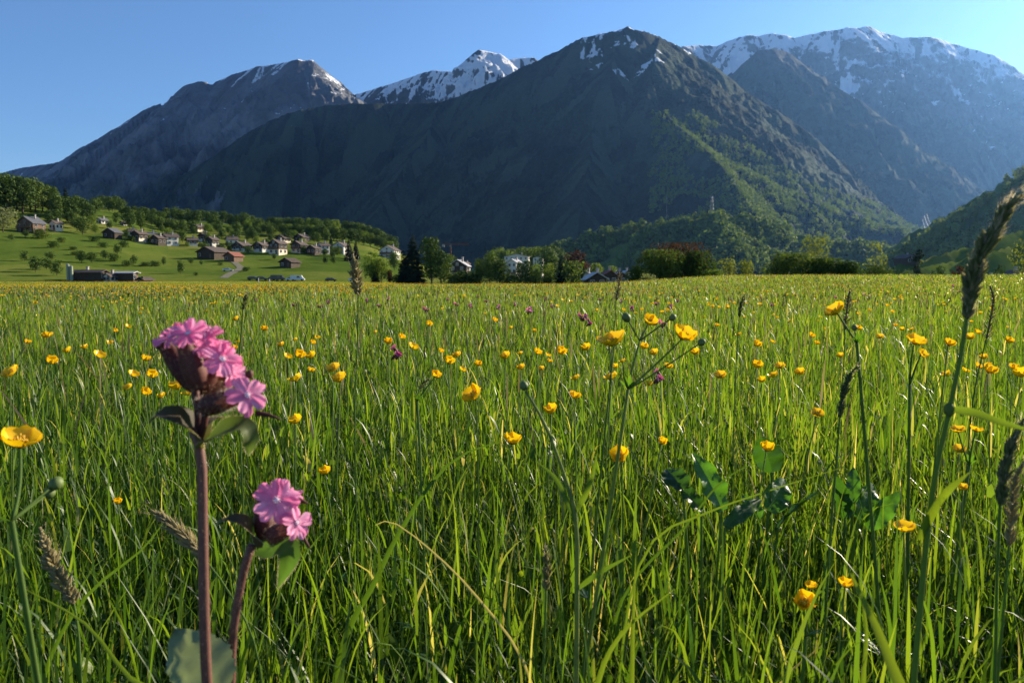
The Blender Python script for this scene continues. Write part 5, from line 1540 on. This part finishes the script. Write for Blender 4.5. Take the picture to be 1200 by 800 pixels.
shrub(935, 985, 303, 324, 60, F_DEEP, 4600, .14, 'broad dark shrub in the middle of the right hand hedge', seed=10, group=GS)
shrub(972, 1012, 307, 324, 59, F_DEEP, 3400, .13, 'dark shrub at the right end of the right hand hedge', seed=11, group=GS)
shrub(938, 976, 270, 318, 63, F_YEL, 1000, .14, 'yellowish sparse young tree growing out of the right hand hedge', 'tree', 'young_tree', 20, (1, .7), 12, group=GS)
shrub(1012, 1040, 283, 322, 62, F_YEL, 380, .13, 'very thin sapling with few yellow leaves standing right of the hedge', 'tree', 'young_tree', 14, (1, .7), 13, group=GS)
shrub(1008, 1050, 311, 324, 61, F_GREEN, 1800, .12, 'low soft green bush under the very thin sapling', seed=14, group=GS)
shrub(1186, 1236, 281, 326, 52, F_YEL, 1700, .14, 'bright yellow leaved branchy shrub cut by the right edge of the photo', seed=15, shape=(1, .6), group=GS)
for i, (x0, x1, t, b, lf, lb) in enumerate([(1068, 1082, 290, 326, F_CON, 'dark upright tree in front of the chalet on the right'), (1090, 1110, 312, 326, F_GREEN, 'pale round bush left of the brownish round one under the right slope'), (1114, 1130, 311, 326, F_RED, 'brownish round bush under the right slope'),
        (1130, 1150, 316, 326, F_GREEN, 'low bush left of the red roof on the right'), (1164, 1178, 308, 326, F_GREEN, 'dull round tree between the red roof and the right edge'), (1052, 1070, 315, 326, F_DEEP, 'dark low hedge under the chalet on the right'), (1020, 1034, 309, 326, F_DEEP, 'dark bush left of the chalet on the right')]):
    shrub(x0, x1, t, b, 190, lf, 900, .42, lb, 'bush', 'shrub', 12, (.8, .5), 30 + i, group='bushes below the right hand slope')

# ---- far woods: crowns merged, they read as one mass
def wood_mass(name, label, sites, mat, protos=None, n_leaf=70, hs=(9, 16)):
    q = np.random.default_rng(len(sites)); vs, qs, ts = [], [], []; b = 0
    shapes = []
    for k in range(6):
        if k < 4: V, Q, T, _ = leaf_cloud(random, n_leaf, 1.0, .85, .05, .27, 6, (1, .6), seed=700 + k, nj=.12)
        else: V, Q, T, _ = leaf_cloud(random, n_leaf, 1.0, .55, .05, .22, 7, (.6, .9), seed=700 + k, nj=.15)
        shapes.append((V, Q, T))
    for (x, y, z) in sites:
        V, Q, T = shapes[q.integers(6)]
        h = q.uniform(*hs); a = q.uniform(0, 6.28); w = h * q.uniform(.85, 1.25)
        R = np.array([[math.cos(a) * w, -math.sin(a) * w, 0], [math.sin(a) * w, math.cos(a) * w, 0], [0, 0, h]])
        vs.append(V @ R.T + np.array([x, y, z - h * .08])); qs.append(Q + b); ts.append(np.clip(T * .6 + q.uniform(-.2, .5), 0, 1)); b += len(V)
    o = np_mesh(name, np.concatenate(vs), np.concatenate(qs), mat, False, np.concatenate(ts))
    return tag(o, label, 'wood', kind='stuff')
def scatter(px0, px1, d0, d1, n, ok):
    X, out = [], []
    px = rng.uniform(px0, px1, n); d = np.sqrt(rng.uniform(d0 ** 2, d1 ** 2, n))
    x = (px - 600) / FPX * d; y = d
    z, k, _g = terrain(x, y, True)
    for i in range(n):
        if ok(px[i], x[i], y[i], z[i], KIND[k[i]]): out.append((x[i], y[i], z[i]))
    return out
def py_of(x, y, z):
    v = np.array([x, y, z]) - CAM
    return 400 - FPX * (v @ UP) / (v @ FW)
def ok_knoll(px, x, y, z, k):
    if k != 'knoll': return False
    py = py_of(x, y, z)
    if 925 < px < 1000 and 262 < py < 292 and noise2(x / 60, y / 60, 3) > -.25: return False
    return noise2(x / 90, y / 90, 4) > -.42
wood_mass('knoll_woodland', 'leafy woodland covering the knoll at the foot of the main mountain', scatter(590, 1080, 1350, 1900, 4000, ok_knoll), F_MASS, n_leaf=90, hs=(13, 29))
def ok_spur(px, x, y, z, k):
    if k != 'centre': return False
    py = py_of(x, y, z)
    lo = np.interp(px, [740, 800, 850, 900, 960, 1080], [150, 140, 165, 200, 235, 268])
    return py > lo - 12 and noise2(x / 120, y / 120, 8) > -.30
wood_mass('mountain_woodland', 'sunlit open woodland on the right flank of the main mountain', scatter(760, 1090, 1750, 3600, 9000, ok_spur), F_MASS, n_leaf=40, hs=(12, 24))
def ok_right(px, x, y, z, k):
    return k == 'valley_side' and noise2(x / 70, y / 70, 12) > -.38
wood_mass('valley_side_woodland', 'steep wood on the valley side at the right edge', scatter(1010, 1330, 640, 1180, 2600, ok_right), F_MASS, n_leaf=90, hs=(8, 18))
# ------------------------------------------------------------------ buildings
WHITE = plain('white_render', (.58, .55, .48), .85, .08, .8)
CREAM = plain('cream_render', (.66, .56, .42), .85, .1, .8)
DWOOD = plain('dark_weathered_timber', (.055, .038, .026), .85, .3, 1.5, .3)
BWOOD = plain('brown_timber', (.13, .075, .045), .8, .25, 1.5, .3)
TILE = plain('brown_roof_tiles', (.085, .062, .052), .8, .25, 2, .3)
RTILE = plain('red_roof_tiles', (.22, .075, .05), .8, .25, 2, .3)
SLATE = plain('grey_roof_slates', (.10, .10, .11), .65, .2, 2, .3)
PALER = plain('pale_sheet_roof', (.42, .40, .40), .5, .12, 1, 0)
GLASS = plain('window_glass', (.03, .035, .045), .12, .2, 1, 0, .6)
FRAME = plain('white_window_frame', (.38, .36, .33), .6, .05, 1)
STONE = plain('stone_chimney', (.3, .28, .26), .9, .2, 2)
CONC = plain('silo_concrete', (.27, .30, .20), .8, .15, 1)
METAL = plain('galvanised_steel', (.24, .25, .26), .5, .1, 2, 0, .5, .3)

def house(pos, w, dp, eave, rise, rz, wall, upper, roof, label, cat='house', name='chalet', group='houses of the village', nwin=3, chim=True, balc=True, over=.7, split=.45, door=True, floors=2):
    """gabled house: the gable looks along local -y, the ridge runs along y"""
    root = empty(name, pos, label, cat, group); root.rotation_euler = (0, 0, rz)
    hx, hy = w / 2, dp / 2; zs = eave * split if upper is not wall else eave
    m = MB(); m.box((0, 0, zs / 2 - .6), (w, dp, zs + 1.2)); m.build('wall', wall, root, False, True)
    m = MB()
    z0 = zs
    k = .0 if upper is wall else .06
    z1 = z0 if eave - z0 > .05 else eave - .05
    pr = [(-hx - k, z1), (hx + k, z1), (hx + k, eave), (0, eave + rise), (-hx - k, eave)]
    vs = [(x, y, z) for y in (-hy - k, hy + k) for x, z in pr]
    m.add(vs, [(0, 1, 2, 3, 4), (9, 8, 7, 6, 5)] + [(i, i + 5, (i + 1) % 5 + 5, (i + 1) % 5) for i in range(5)])
    m.build('gable', upper, root, False, True)
    m = MB(); th = .22; sl = rise / hx
    for s in (-1, 1):
        ex = s * (hx + over); ez = eave - sl * over + .08
        pts = [(0, eave + rise + .08), (ex, ez), (ex, ez + th), (0, eave + rise + .08 + th)]
        vs = [(x, y, z) for y in (-hy - over, hy + over) for x, z in pts]
        fs = [(0, 1, 2, 3), (7, 6, 5, 4), (0, 4, 5, 1), (1, 5, 6, 2), (2, 6, 7, 3), (3, 7, 4, 0)]
        m.add(vs, fs)
    ro = m.build('roof', roof, root, False, True)
    if chim:
        m = MB(); m.box((hx * .35, dp * .12, eave + rise + .3), (.7, .7, 1.9)); m.box((hx * .35, dp * .12, eave + rise + 1.32), (.9, .9, .15)); m.build('chimney', STONE, ro, False, True)
    fh = eave / floors
    spots = [(-hx + w * (i + .5) / nwin, -hy, (f + .55) * fh, 0) for f in range(floors) for i in range(nwin)]
    nside = max(2, int(dp / 3.4))
    spots += [(hx, -hy + dp * (i + .5) / nside, (f + .55) * fh, 1) for f in range(floors) for i in range(nside)]
    if rise > 1.8: spots.append((0, -hy, eave + rise * .3, 0))
    if cat in ('barn', 'shed'): spots = spots[:1]
    for (x, y, z, sd_) in spots:
        a, b = 1.05, min(1.3, fh * .5)
        off = .1
        f = MB(); g = MB()
        if sd_ == 0:
            f.box((x, y - .05 - off * .5, z), (a + .24, .14 + off, b + .24)); g.box((x, y - .13 - off, z), (a, .03, b))
        else:
            f.box((x + .05 + off * .5, y, z), (.14 + off, a + .24, b + .24)); g.box((x + .13 + off, y, z), (.03, a, b))
        fo = f.build('window', FRAME, root, False, True); g.build('pane', GLASS, fo, False, True)
    if door:
        m = MB(); m.box((hx * .55, -hy - .09, 1.0), (1.1, .16, 2.1)); m.build('door', BWOOD, root, False, True)
    if balc and floors > 1:
        m = MB(); m.box((0, -hy - .65, fh * 1.0), (w * .9, 1.1, .14)); m.box((0, -hy - 1.15, fh + .55), (w * .9, .08, .95)); m.build('balcony', BWOOD, root, False, True)
    return root

def hpx(px, py, wpx, label, d=None, **k):
    p = ground_hit(px, py, 66) if d is None else None
    if p is None or depth_of(p) > 2500:
        d = d or 500; p = at(px, py, d); p[2] = min(p[2], float(terrain([p[0]], [p[1]])[0])) if d < 330 else float(terrain([p[0]], [p[1]])[0])
    dep = depth_of(p); w = wpx * dep / FPX
    return p, w, dep

def put(px, py, wpx, hp, label, depthk=1.15, rz=-.35, wall=WHITE, upper=DWOOD, roof=TILE, d=None, rk=.30, **k):
    """wpx: photo width of the gable side, hp: photo height up to the ridge"""
    p, w, dep = hpx(px, py, wpx, label, d)
    H = hp * .92 * dep / FPX; w = w * .82
    if d: H = min(max(at(px, py - hp, dep)[2] - p[2], H * .8), H * 2.6)
    rise = min(H * .42, w * rk); eave = H - rise
    fl = max(1, round(eave / 2.9))
    return house(p, w, w * depthk, eave, rise, rz, wall, upper, roof, label, floors=fl, nwin=max(2, int(w / 3.0)), **k)

P_ = put
P_(37, 273, 30, 20, 'large dark brown chalet high on the left pasture', upper=BWOOD, wall=DWOOD, roof=SLATE, depthk=.7, rz=-.3)
P_(66, 270, 12, 12, 'small house with a lit cream wall right of the large brown chalet', wall=CREAM, upper=CREAM, depthk=1)
P_(119, 241, 10, 7, 'pale house almost hidden under the crest trees of the left hill', wall=WHITE, upper=WHITE, roof=SLATE)
P_(145, 264, 6, 4.5, 'tiny white house alone on the upper pasture', wall=WHITE, upper=WHITE, roof=TILE)
P_(132, 279, 22, 12, 'long dark barn with a slate roof left of the village', wall=DWOOD, upper=DWOOD, roof=SLATE, depthk=.6, cat='barn', name='barn', balc=False, chim=False)
P_(155, 277, 9, 9, 'narrow white fronted house first in the village row', wall=WHITE, upper=WHITE, rz=-.9)
P_(164, 283, 14, 13, 'dark house with a brown front between white village houses', wall=CREAM, upper=DWOOD)
P_(178, 280, 12, 8, 'white house with a low grey roof behind the village start', wall=WHITE, upper=WHITE, roof=SLATE, rz=-.8)
P_(186, 287, 13, 12, 'dark timber house left of the tall white gabled house', wall=DWOOD, upper=DWOOD)
P_(200, 287, 15, 14, 'tall white gabled house whose wall shines in the sun', wall=WHITE, upper=WHITE, rz=-.75)
P_(225, 288, 11, 10, 'cream ended house left of the village centre', wall=CREAM, upper=DWOOD, rz=-.9)
P_(233, 271, 14, 8, 'low house with brown roof up on the pasture above the village', wall=CREAM, upper=BWOOD, depthk=1.4)
P_(240, 283, 11, 10, 'white house half hidden above the large dark barn', wall=WHITE, upper=DWOOD)
P_(249, 289, 12, 12, 'dark chalet directly above the large dark barn', wall=WHITE, upper=DWOOD)
P_(272, 287, 12, 10, 'house with a bright white end wall above the red roofed barn', wall=WHITE, upper=WHITE, rz=-.9)
P_(251, 303, 30, 14, 'large dark barn with a wide low roof in front of the village', wall=DWOOD, upper=DWOOD, roof=TILE, cat='barn', name='barn', balc=False, chim=False, rk=.22)
P_(274, 306, 17, 11, 'red roofed barn standing right of the large dark barn', wall=BWOOD, upper=BWOOD, roof=RTILE, cat='barn', name='barn', balc=False, chim=False)
P_(284, 294, 18, 11, 'brown house with white right hand wall behind the red roofed barn', wall=WHITE, upper=DWOOD)
P_(307, 295, 16, 12, 'pale grey fronted house with cream side in the village centre', wall=WHITE, upper=DWOOD)
P_(326, 298, 17, 18, 'tallest brown chalet of the village centre', wall=CREAM, upper=DWOOD)
P_(332, 284, 14, 9, 'dark roofed house behind the tallest chalet', wall=CREAM, upper=DWOOD)
P_(351, 296, 15, 14, 'dark chalet right of the tallest one', wall=CREAM, upper=DWOOD)
P_(354, 283, 15, 9, 'wide dark house under the wood above the village', wall=DWOOD, upper=DWOOD)
P_(368, 298, 13, 11, 'dark timber house left of the white gabled pair', wall=DWOOD, upper=DWOOD)
P_(379, 297, 12, 13, 'white gabled house left of the first white hotel', wall=WHITE, upper=WHITE, rz=-.8)
P_(400, 297, 18, 14, 'first white hotel with rows of balconies at the village end', wall=WHITE, upper=WHITE, roof=TILE, cat='hotel', name='hotel', rz=-.25)
P_(457, 302, 22, 15, 'second white hotel with dark roof on the spur above the valley trees', wall=WHITE, upper=WHITE, roof=TILE, cat='hotel', name='hotel', rz=-.2)
P_(340, 313, 19, 11, 'dark timber barn alone in the lit field below the village', wall=DWOOD, upper=DWOOD, roof=DWOOD, cat='barn', name='barn', group='farm buildings on the flat', balc=False, chim=False)
P_(106, 329, 15, 13, 'long dark farmhouse with a pale low eave at the foot of the hill', wall=DWOOD, upper=DWOOD, roof=TILE, rz=1.45, depthk=2.9, cat='farmhouse', name='farmhouse', group='farm buildings on the flat', rk=.18, balc=False)
P_(130, 330, 12, 10, 'small farmhouse annex with a sunlit pinkish white gable', wall=CREAM, upper=WHITE, rz=-.3, cat='farmhouse', name='farmhouse', group='farm buildings on the flat', balc=False)
P_(149, 330, 12, 12, 'open dark shed with a pale sheet roof beside the farm', wall=DWOOD, upper=DWOOD, roof=PALER, rz=1.46, depthk=2.2, cat='shed', name='shed', group='farm buildings on the flat', rk=.12, balc=False, chim=False)
P_(170, 331, 13, 6, 'low cream walled outbuilding at the right end of the farm', wall=CREAM, upper=DWOOD, rz=-.4, cat='shed', name='shed', group='farm buildings on the flat', balc=False, chim=False)
# valley middle
GV = 'buildings in the valley middle'
P_(538, 320, 26, 15, 'dark house with a pale roof right of the tall green tree', wall=DWOOD, upper=DWOOD, roof=PALER, d=330, rz=-.2, depthk=.7, group=GV)
P_(606, 315, 34, 17, 'long white building among the valley trees', wall=WHITE, upper=WHITE, roof=SLATE, d=560, rz=-.15, depthk=.5, group=GV, rk=.1, cat='building', name='building', balc=False)
P_(603, 315, 14, 11, 'bright white walled house in front of the long white building', wall=WHITE, upper=WHITE, roof=PALER, d=430, rz=-.5, group=GV)
P_(631, 312, 13, 11, 'small white building right of the long white one', wall=WHITE, upper=WHITE, roof=SLATE, d=540, rz=-.2, group=GV, rk=.12)
P_(546, 296, 9, 5, 'tiny house on the lit meadow above the dark house', wall=WHITE, upper=DWOOD, roof=TILE, d=800, group=GV)
P_(697, 333, 27, 13, 'wide dark gabled house at the far edge of the meadow', wall=DWOOD, upper=DWOOD, roof=PALER, d=210, rz=.1, group=GV, rk=.3)
P_(688, 331, 9, 12, 'narrow house with white windowed front behind the wide dark gable', wall=WHITE, upper=WHITE, roof=SLATE, d=240, rz=-.3, group=GV)
P_(712, 332, 20, 14, 'red roofed house behind the wide dark gable', wall=WHITE, upper=DWOOD, roof=RTILE, d=250, rz=.2, group=GV)
P_(724, 332, 18, 13, 'grey roofed house at the right end of the cluster', wall=CREAM, upper=DWOOD, roof=SLATE, d=262, rz=.2, group=GV)
P_(733, 331, 14, 13, 'pale roofed house partly behind the small round shrub', wall=CREAM, upper=CREAM, roof=PALER, d=290, rz=.2, group=GV)
# right
GRB = 'buildings on the right side of the valley'
P_(1062, 309, 22, 10, 'dark chalet on the grassy terrace at the right', wall=DWOOD, upper=DWOOD, roof=TILE, rz=.2, d=430, group=GRB)
P_(1015, 320, 17, 9, 'grey roofed shed right of the hedge', wall=DWOOD, upper=DWOOD, roof=PALER, rz=.3, d=230, group=GRB, balc=False, chim=False, cat='shed', name='shed')
P_(1160, 325, 13, 9, 'small house with a red roof below the right slope', wall=CREAM, upper=DWOOD, roof=RTILE, rz=.2, d=230, group=GRB)
P_(1189, 325, 16, 12, 'brown roofed house near the right edge below the slope', wall=CREAM, upper=DWOOD, roof=TILE, rz=.2, d=235, group=GRB)
for i, (px, py) in enumerate([(908, 276), (914, 272), (922, 277)]):
    P_(px, py, 5, 4, ['tiny pale hut on the clearing of the wooded knoll, leftmost', 'tiny pale hut on the clearing of the wooded knoll, highest', 'tiny pale hut on the clearing of the wooded knoll, rightmost'][i], wall=WHITE, upper=DWOOD, d=1730, group='huts on the knoll', cat='hut', name='hut', chim=False, balc=False)

# silo
p = ground_hit(82, 329, 66); dep = depth_of(p); Hs = 19 * dep / FPX; rs = 2.3 * dep / FPX
root = empty('silo', p, 'tall pale green farm silo at the left end of the farm', 'silo', 'farm buildings on the flat')
for k, dx in enumerate((-.55, .75)):
    m = MB(); m.tube([(dx * rs * 1.3, 0, -.4), (dx * rs * 1.3, 0, Hs * (1 - .12 * k))], [rs * .8, rs * .8], 20); b_ = m.build('tank', CONC, root, False, True)
    m = MB(); m.tube([(dx * rs * 1.3, 0, Hs * (1 - .12 * k) - .01), (dx * rs * 1.3, 0, Hs * (1 - .12 * k) + rs * .35), (dx * rs * 1.3, 0, Hs * (1 - .12 * k) + rs * .5)], [rs * .84, rs * .4, .05], 20); m.build('cap', METAL, b_, False, True)
m = MB()
for s in (-.2, .2): m.tube([(s + rs * .2, -rs * .85, 0), (s + rs * .2, -rs * .85, Hs)], [.04, .04], 5)
for k in range(int(Hs / .5)): m.tube([(-.2 + rs * .2, -rs * .85, .3 + k * .5), (.2 + rs * .2, -rs * .85, .3 + k * .5)], [.03, .03], 4)
m.build('ladder', METAL, root, False, True)

# ------------------------------------------------------------------ cars
CARD = {c: plain('car_paint_' + c, v, .25, .03, 1, 0, .6) for c, v in (('white', (.6, .6, .58)), ('black', (.02, .022, .025)), ('dark_red', (.12, .02, .02)))}
TYRE = plain('tyre_rubber', (.02, .02, .02), .9); 
def car(px, py, paint, label, van=False, rz=0.0, d=None):
    p = ground_hit(px, py, 66)
    if d: p = at(px, py, d); p[2] = float(terrain([p[0]], [p[1]])[0])
    root = empty('van' if van else 'car', p, label, 'van' if van else 'car', 'vehicles parked on the fields'); root.rotation_euler = (0, 0, rz)
    L, W = (5.2, 1.9) if van else (4.3, 1.75)
    prof = [(-2.6, .35), (2.6, .35), (2.6, .9), (2.1, 1.15), (1.5, 2.1), (-2.5, 2.15), (-2.6, 1.9)] if van else [(-2.1, .35), (2.15, .35), (2.15, .72), (1.2, .92), (.5, 1.42), (-1.2, 1.45), (-2.0, .98), (-2.15, .8)]
    m = MB(); n = len(prof)
    for ins, y in ((.12, -W / 2), (0, -W / 2 + .12), (0, W / 2 - .12), (.12, W / 2)):
        m.add([(x * (1 - ins * .15), y, z + (ins * .2 if z < .6 else -ins * .2)) for x, z in prof], [])
    for k in range(3):
        for i in range(n): m.f.append((k * n + i, k * n + (i + 1) % n, (k + 1) * n + (i + 1) % n, (k + 1) * n + i)); m.m.append(0)
    m.f.append(tuple(reversed(range(n)))); m.m.append(0); m.f.append(tuple(range(3 * n, 4 * n))); m.m.append(0)
    m.build('body', CARD[paint], root, False, True)
    for s in (-1, 1):
        m = MB()
        pr = [(1.0, 1.2), (.6, 1.9), (-.2, 1.9), (-.2, 1.2)] if van else [(.85, .98), (.45, 1.33), (-1.1, 1.35), (-1.6, 1.0)]
        vs = [(x, s * (W / 2 + .008), z) for x, z in pr] + [(x, s * (W / 2 - .05), z) for x, z in pr]
        m.add(vs, [(0, 1, 2, 3), (7, 6, 5, 4), (0, 4, 5, 1), (1, 5, 6, 2), (2, 6, 7, 3), (3, 7, 4, 0)]); m.build('side_window', GLASS, root, False, True)
        for x in (-L * .3, L * .31):
            m = MB(); m.tube([(x, s * (W / 2 - .18), .33), (x, s * (W / 2 + .01), .33)], [.33, .33], 14); m.build('wheel', TYRE, root, False, True)
    return root
car(349, 332, 'white', 'white van parked at the far edge of the meadow left of the sandy panicle', True, .1, d=298)
car(342, 332, 'white', 'low white car parked just left of the white van', False, .1, d=298)
car(297, 332, 'black', 'black car, leftmost of the dark vehicles at the far meadow edge', False, .1, d=298)
car(307, 332, 'black', 'black car second in the row of dark vehicles at the far meadow edge', False, .1, d=298)
car(321, 332, 'black', 'dark car right of a pale post in the row at the far meadow edge', False, .1, d=298)
car(326, 332, 'black', 'dark boxy van at the right end of the dark vehicles', True, .1, d=298)
car(267, 318, 'white', 'white car on the field track below the red roofed barn', False, .3)
car(388, 332, 'black', 'dark car standing alone right of the white van', False, .1, d=298)
car(415, 332, 'white', 'pale car close to the sandy grass panicle at the far meadow edge', False, .1, d=298)

# ------------------------------------------------------------------ poles, crane, power line
def mast(px, py, hp, d, label, name, cat, rad, lattice=False):
    p = at(px, py, d); p[2] = float(terrain([p[0]], [p[1]])[0]); top = at(px, py - hp, d)[2] - p[2]
    root = empty(name, p, label, cat)
    if lattice:
        w0, w1 = top * .10, top * .02; m = MB()
        for a in range(4):
            s = ((1, 1), (-1, 1), (-1, -1), (1, -1))[a]; t = ((-1, 1), (-1, -1), (1, -1), (1, 1))[a]
            m.tube([(s[0] * w0, s[1] * w0, -1), (s[0] * w1, s[1] * w1, top)], [rad, rad], 4)
            for k in range(8):
                f0, f1 = k / 8, (k + 1) / 8; q0 = w0 + (w1 - w0) * f0; q1_ = w0 + (w1 - w0) * f1
                m.tube([(s[0] * q0, s[1] * q0, top * f0), (t[0] * q1_, t[1] * q1_, top * f1)], [rad * .6] * 2, 4)
        m.build('tower', METAL, root, False, True)
        for k, z in enumerate((.72, .84, .95)):
            m = MB(); m.tube([(-top * .2, 0, top * z), (0, 0, top * (z + .02)), (top * .2, 0, top * z)], [rad * .8] * 3, 4); m.build('cross_arm', METAL, root, False, True)
    else:
        m = MB(); m.tube([(0, 0, -1), (0, 0, top)], [rad, rad * .6], 8); m.build('mast', METAL, root, False, True)
        m = MB(); m.box((0, 0, top * .9), (rad * 6, rad * 6, top * .06)); m.build('antenna', METAL, root, False, True)
    return root
mast(781, 262, 34, 1740, 'thin radio mast above the trees of the wooded knoll', 'radio_mast', 'mast', .28)
mast(834, 250, 20, 1750, 'lattice power pylon on top of the wooded knoll', 'power_pylon', 'pylon', .16, True)
PL = [at(1092, 270, 1500), at(1086, 252, 1750)]
for k, (a, b, lb) in enumerate([((1081, 257, 1650), (1085, 270, 1300), 'shining power cable, leftmost of the three over the valley mouth'), ((1083, 253, 1700), (1090, 270, 1300), 'shining power cable, middle one of the three over the valley mouth'), ((1086, 251, 1700), (1093, 268, 1300), 'shining power cable, rightmost of the three over the valley mouth')]):
    A_, B_ = at(*a), at(*b); m = MB(); pts = [A_ * (1 - t) + B_ * t - np.array([0, 0, 8 * t * (1 - t)]) for t in np.linspace(0, 1, 12)]
    m.tube(pts, [.22] * 12, 5); o = m.build('power_cable', METAL); tag(o, lb, 'power cable', 'power cables over the valley')
# crane
CRN = plain('crane_red_paint', (.12, .045, .035), .6, .1, 1)
p = at(528, 316, 520); p[2] = float(terrain([p[0]], [p[1]])[0]); top = at(528, 287, 520)[2] - p[2]
root = empty('tower_crane', p, 'reddish construction crane with a long level jib behind the valley trees', 'crane')
m = MB(); m.box((0, 0, top / 2), (1.1, 1.1, top)); m.build('mast', CRN, root, False, True)
m = MB(); m.box((3.2, 0, top + .5), (17, .8, .9), 0); m.build('jib', CRN, root, False, True)
m = MB(); m.box((-4.6, 0, top - .5), (1.6, 1.2, 1.6)); m.build('counterweight', STONE, root, False, True)
m = MB(); m.box((.2, -.9, top - .9), (1.3, 1.0, 1.7)); m.build('cab', GLASS, root, False, True)
# pale post and dark stakes at the meadow edge
for k, (px, py, hp, mt, lb) in enumerate([(303, 333, 7, FRAME, 'pale short post between the dark parked vehicles'), (316, 333, 6, FRAME, 'second pale short post right of the dark cars'), (71, 343, 9, DWOOD, 'dark stake standing in the field below the silo')]):
    p = ground_hit(px, py, 20); 
    if p is None: continue
    dep = depth_of(p); h = hp * dep / FPX
    m = MB(); m.tube([p - np.array([0, 0, .2]), p + np.array([0, 0, h])], [.06 + .0006 * dep / 2, .05 + .0006 * dep / 2], 8); m.blob(p + np.array([0, 0, h]), (.08, .08, .06), 8, 5)
    o = m.build('post', mt); tag(o, lb, 'post', 'posts at the meadow edge')

# ------------------------------------------------------------------ farm track on the left hill
TRK = plain('gravel_track', (.13, .12, .075), .9, .2, .4)
tp = [ground_hit(x, y, 66) for x, y in [(262, 326), (268, 322), (276, 318), (282, 314), (279, 311), (273, 307), (266, 305)]]
tp = b1([q for q in tp if q is not None], 40); m = MB(); G = []
for i, q in enumerate(tp):
    t = tp[min(i + 1, 39)] - tp[max(i - 1, 0)]; t[2] = 0; t /= np.linalg.norm(t); n_ = np.array([-t[1], t[0], 0]); row = []
    for s_ in (-1.6, -.6, .6, 1.6):
        c = q + n_ * s_; c[2] = float(terrain([c[0]], [c[1]])[0]) + .12; row.append(c)
    G.append(row)
m.grid(G); tag(m.build('track', TRK), kind='structure')
# ------------------------------------------------------------------ the air
hz = MB(); hz.box((0, 5000, 1400), (23000, 14000, 2960))
HZ = bpy.data.materials.new('air'); HZ.use_nodes = True
_nt = HZ.node_tree; _nt.nodes.remove(_nt.nodes['Principled BSDF'])
_pv = _nt.nodes.new('ShaderNodeVolumePrincipled')
_pv.inputs['Color'].default_value = (0.20, 0.45, 1.0, 1)
_pv.inputs['Density'].default_value = 2.1e-5
_pv.inputs['Anisotropy'].default_value = 0.68
_nt.links.new(_pv.outputs[0], _nt.nodes['Material Output'].inputs['Volume'])
ho = hz.build('haze', HZ, None, smooth=False)
tag(ho, 'thin blue evening haze filling the air of the valley', 'haze', kind='stuff')
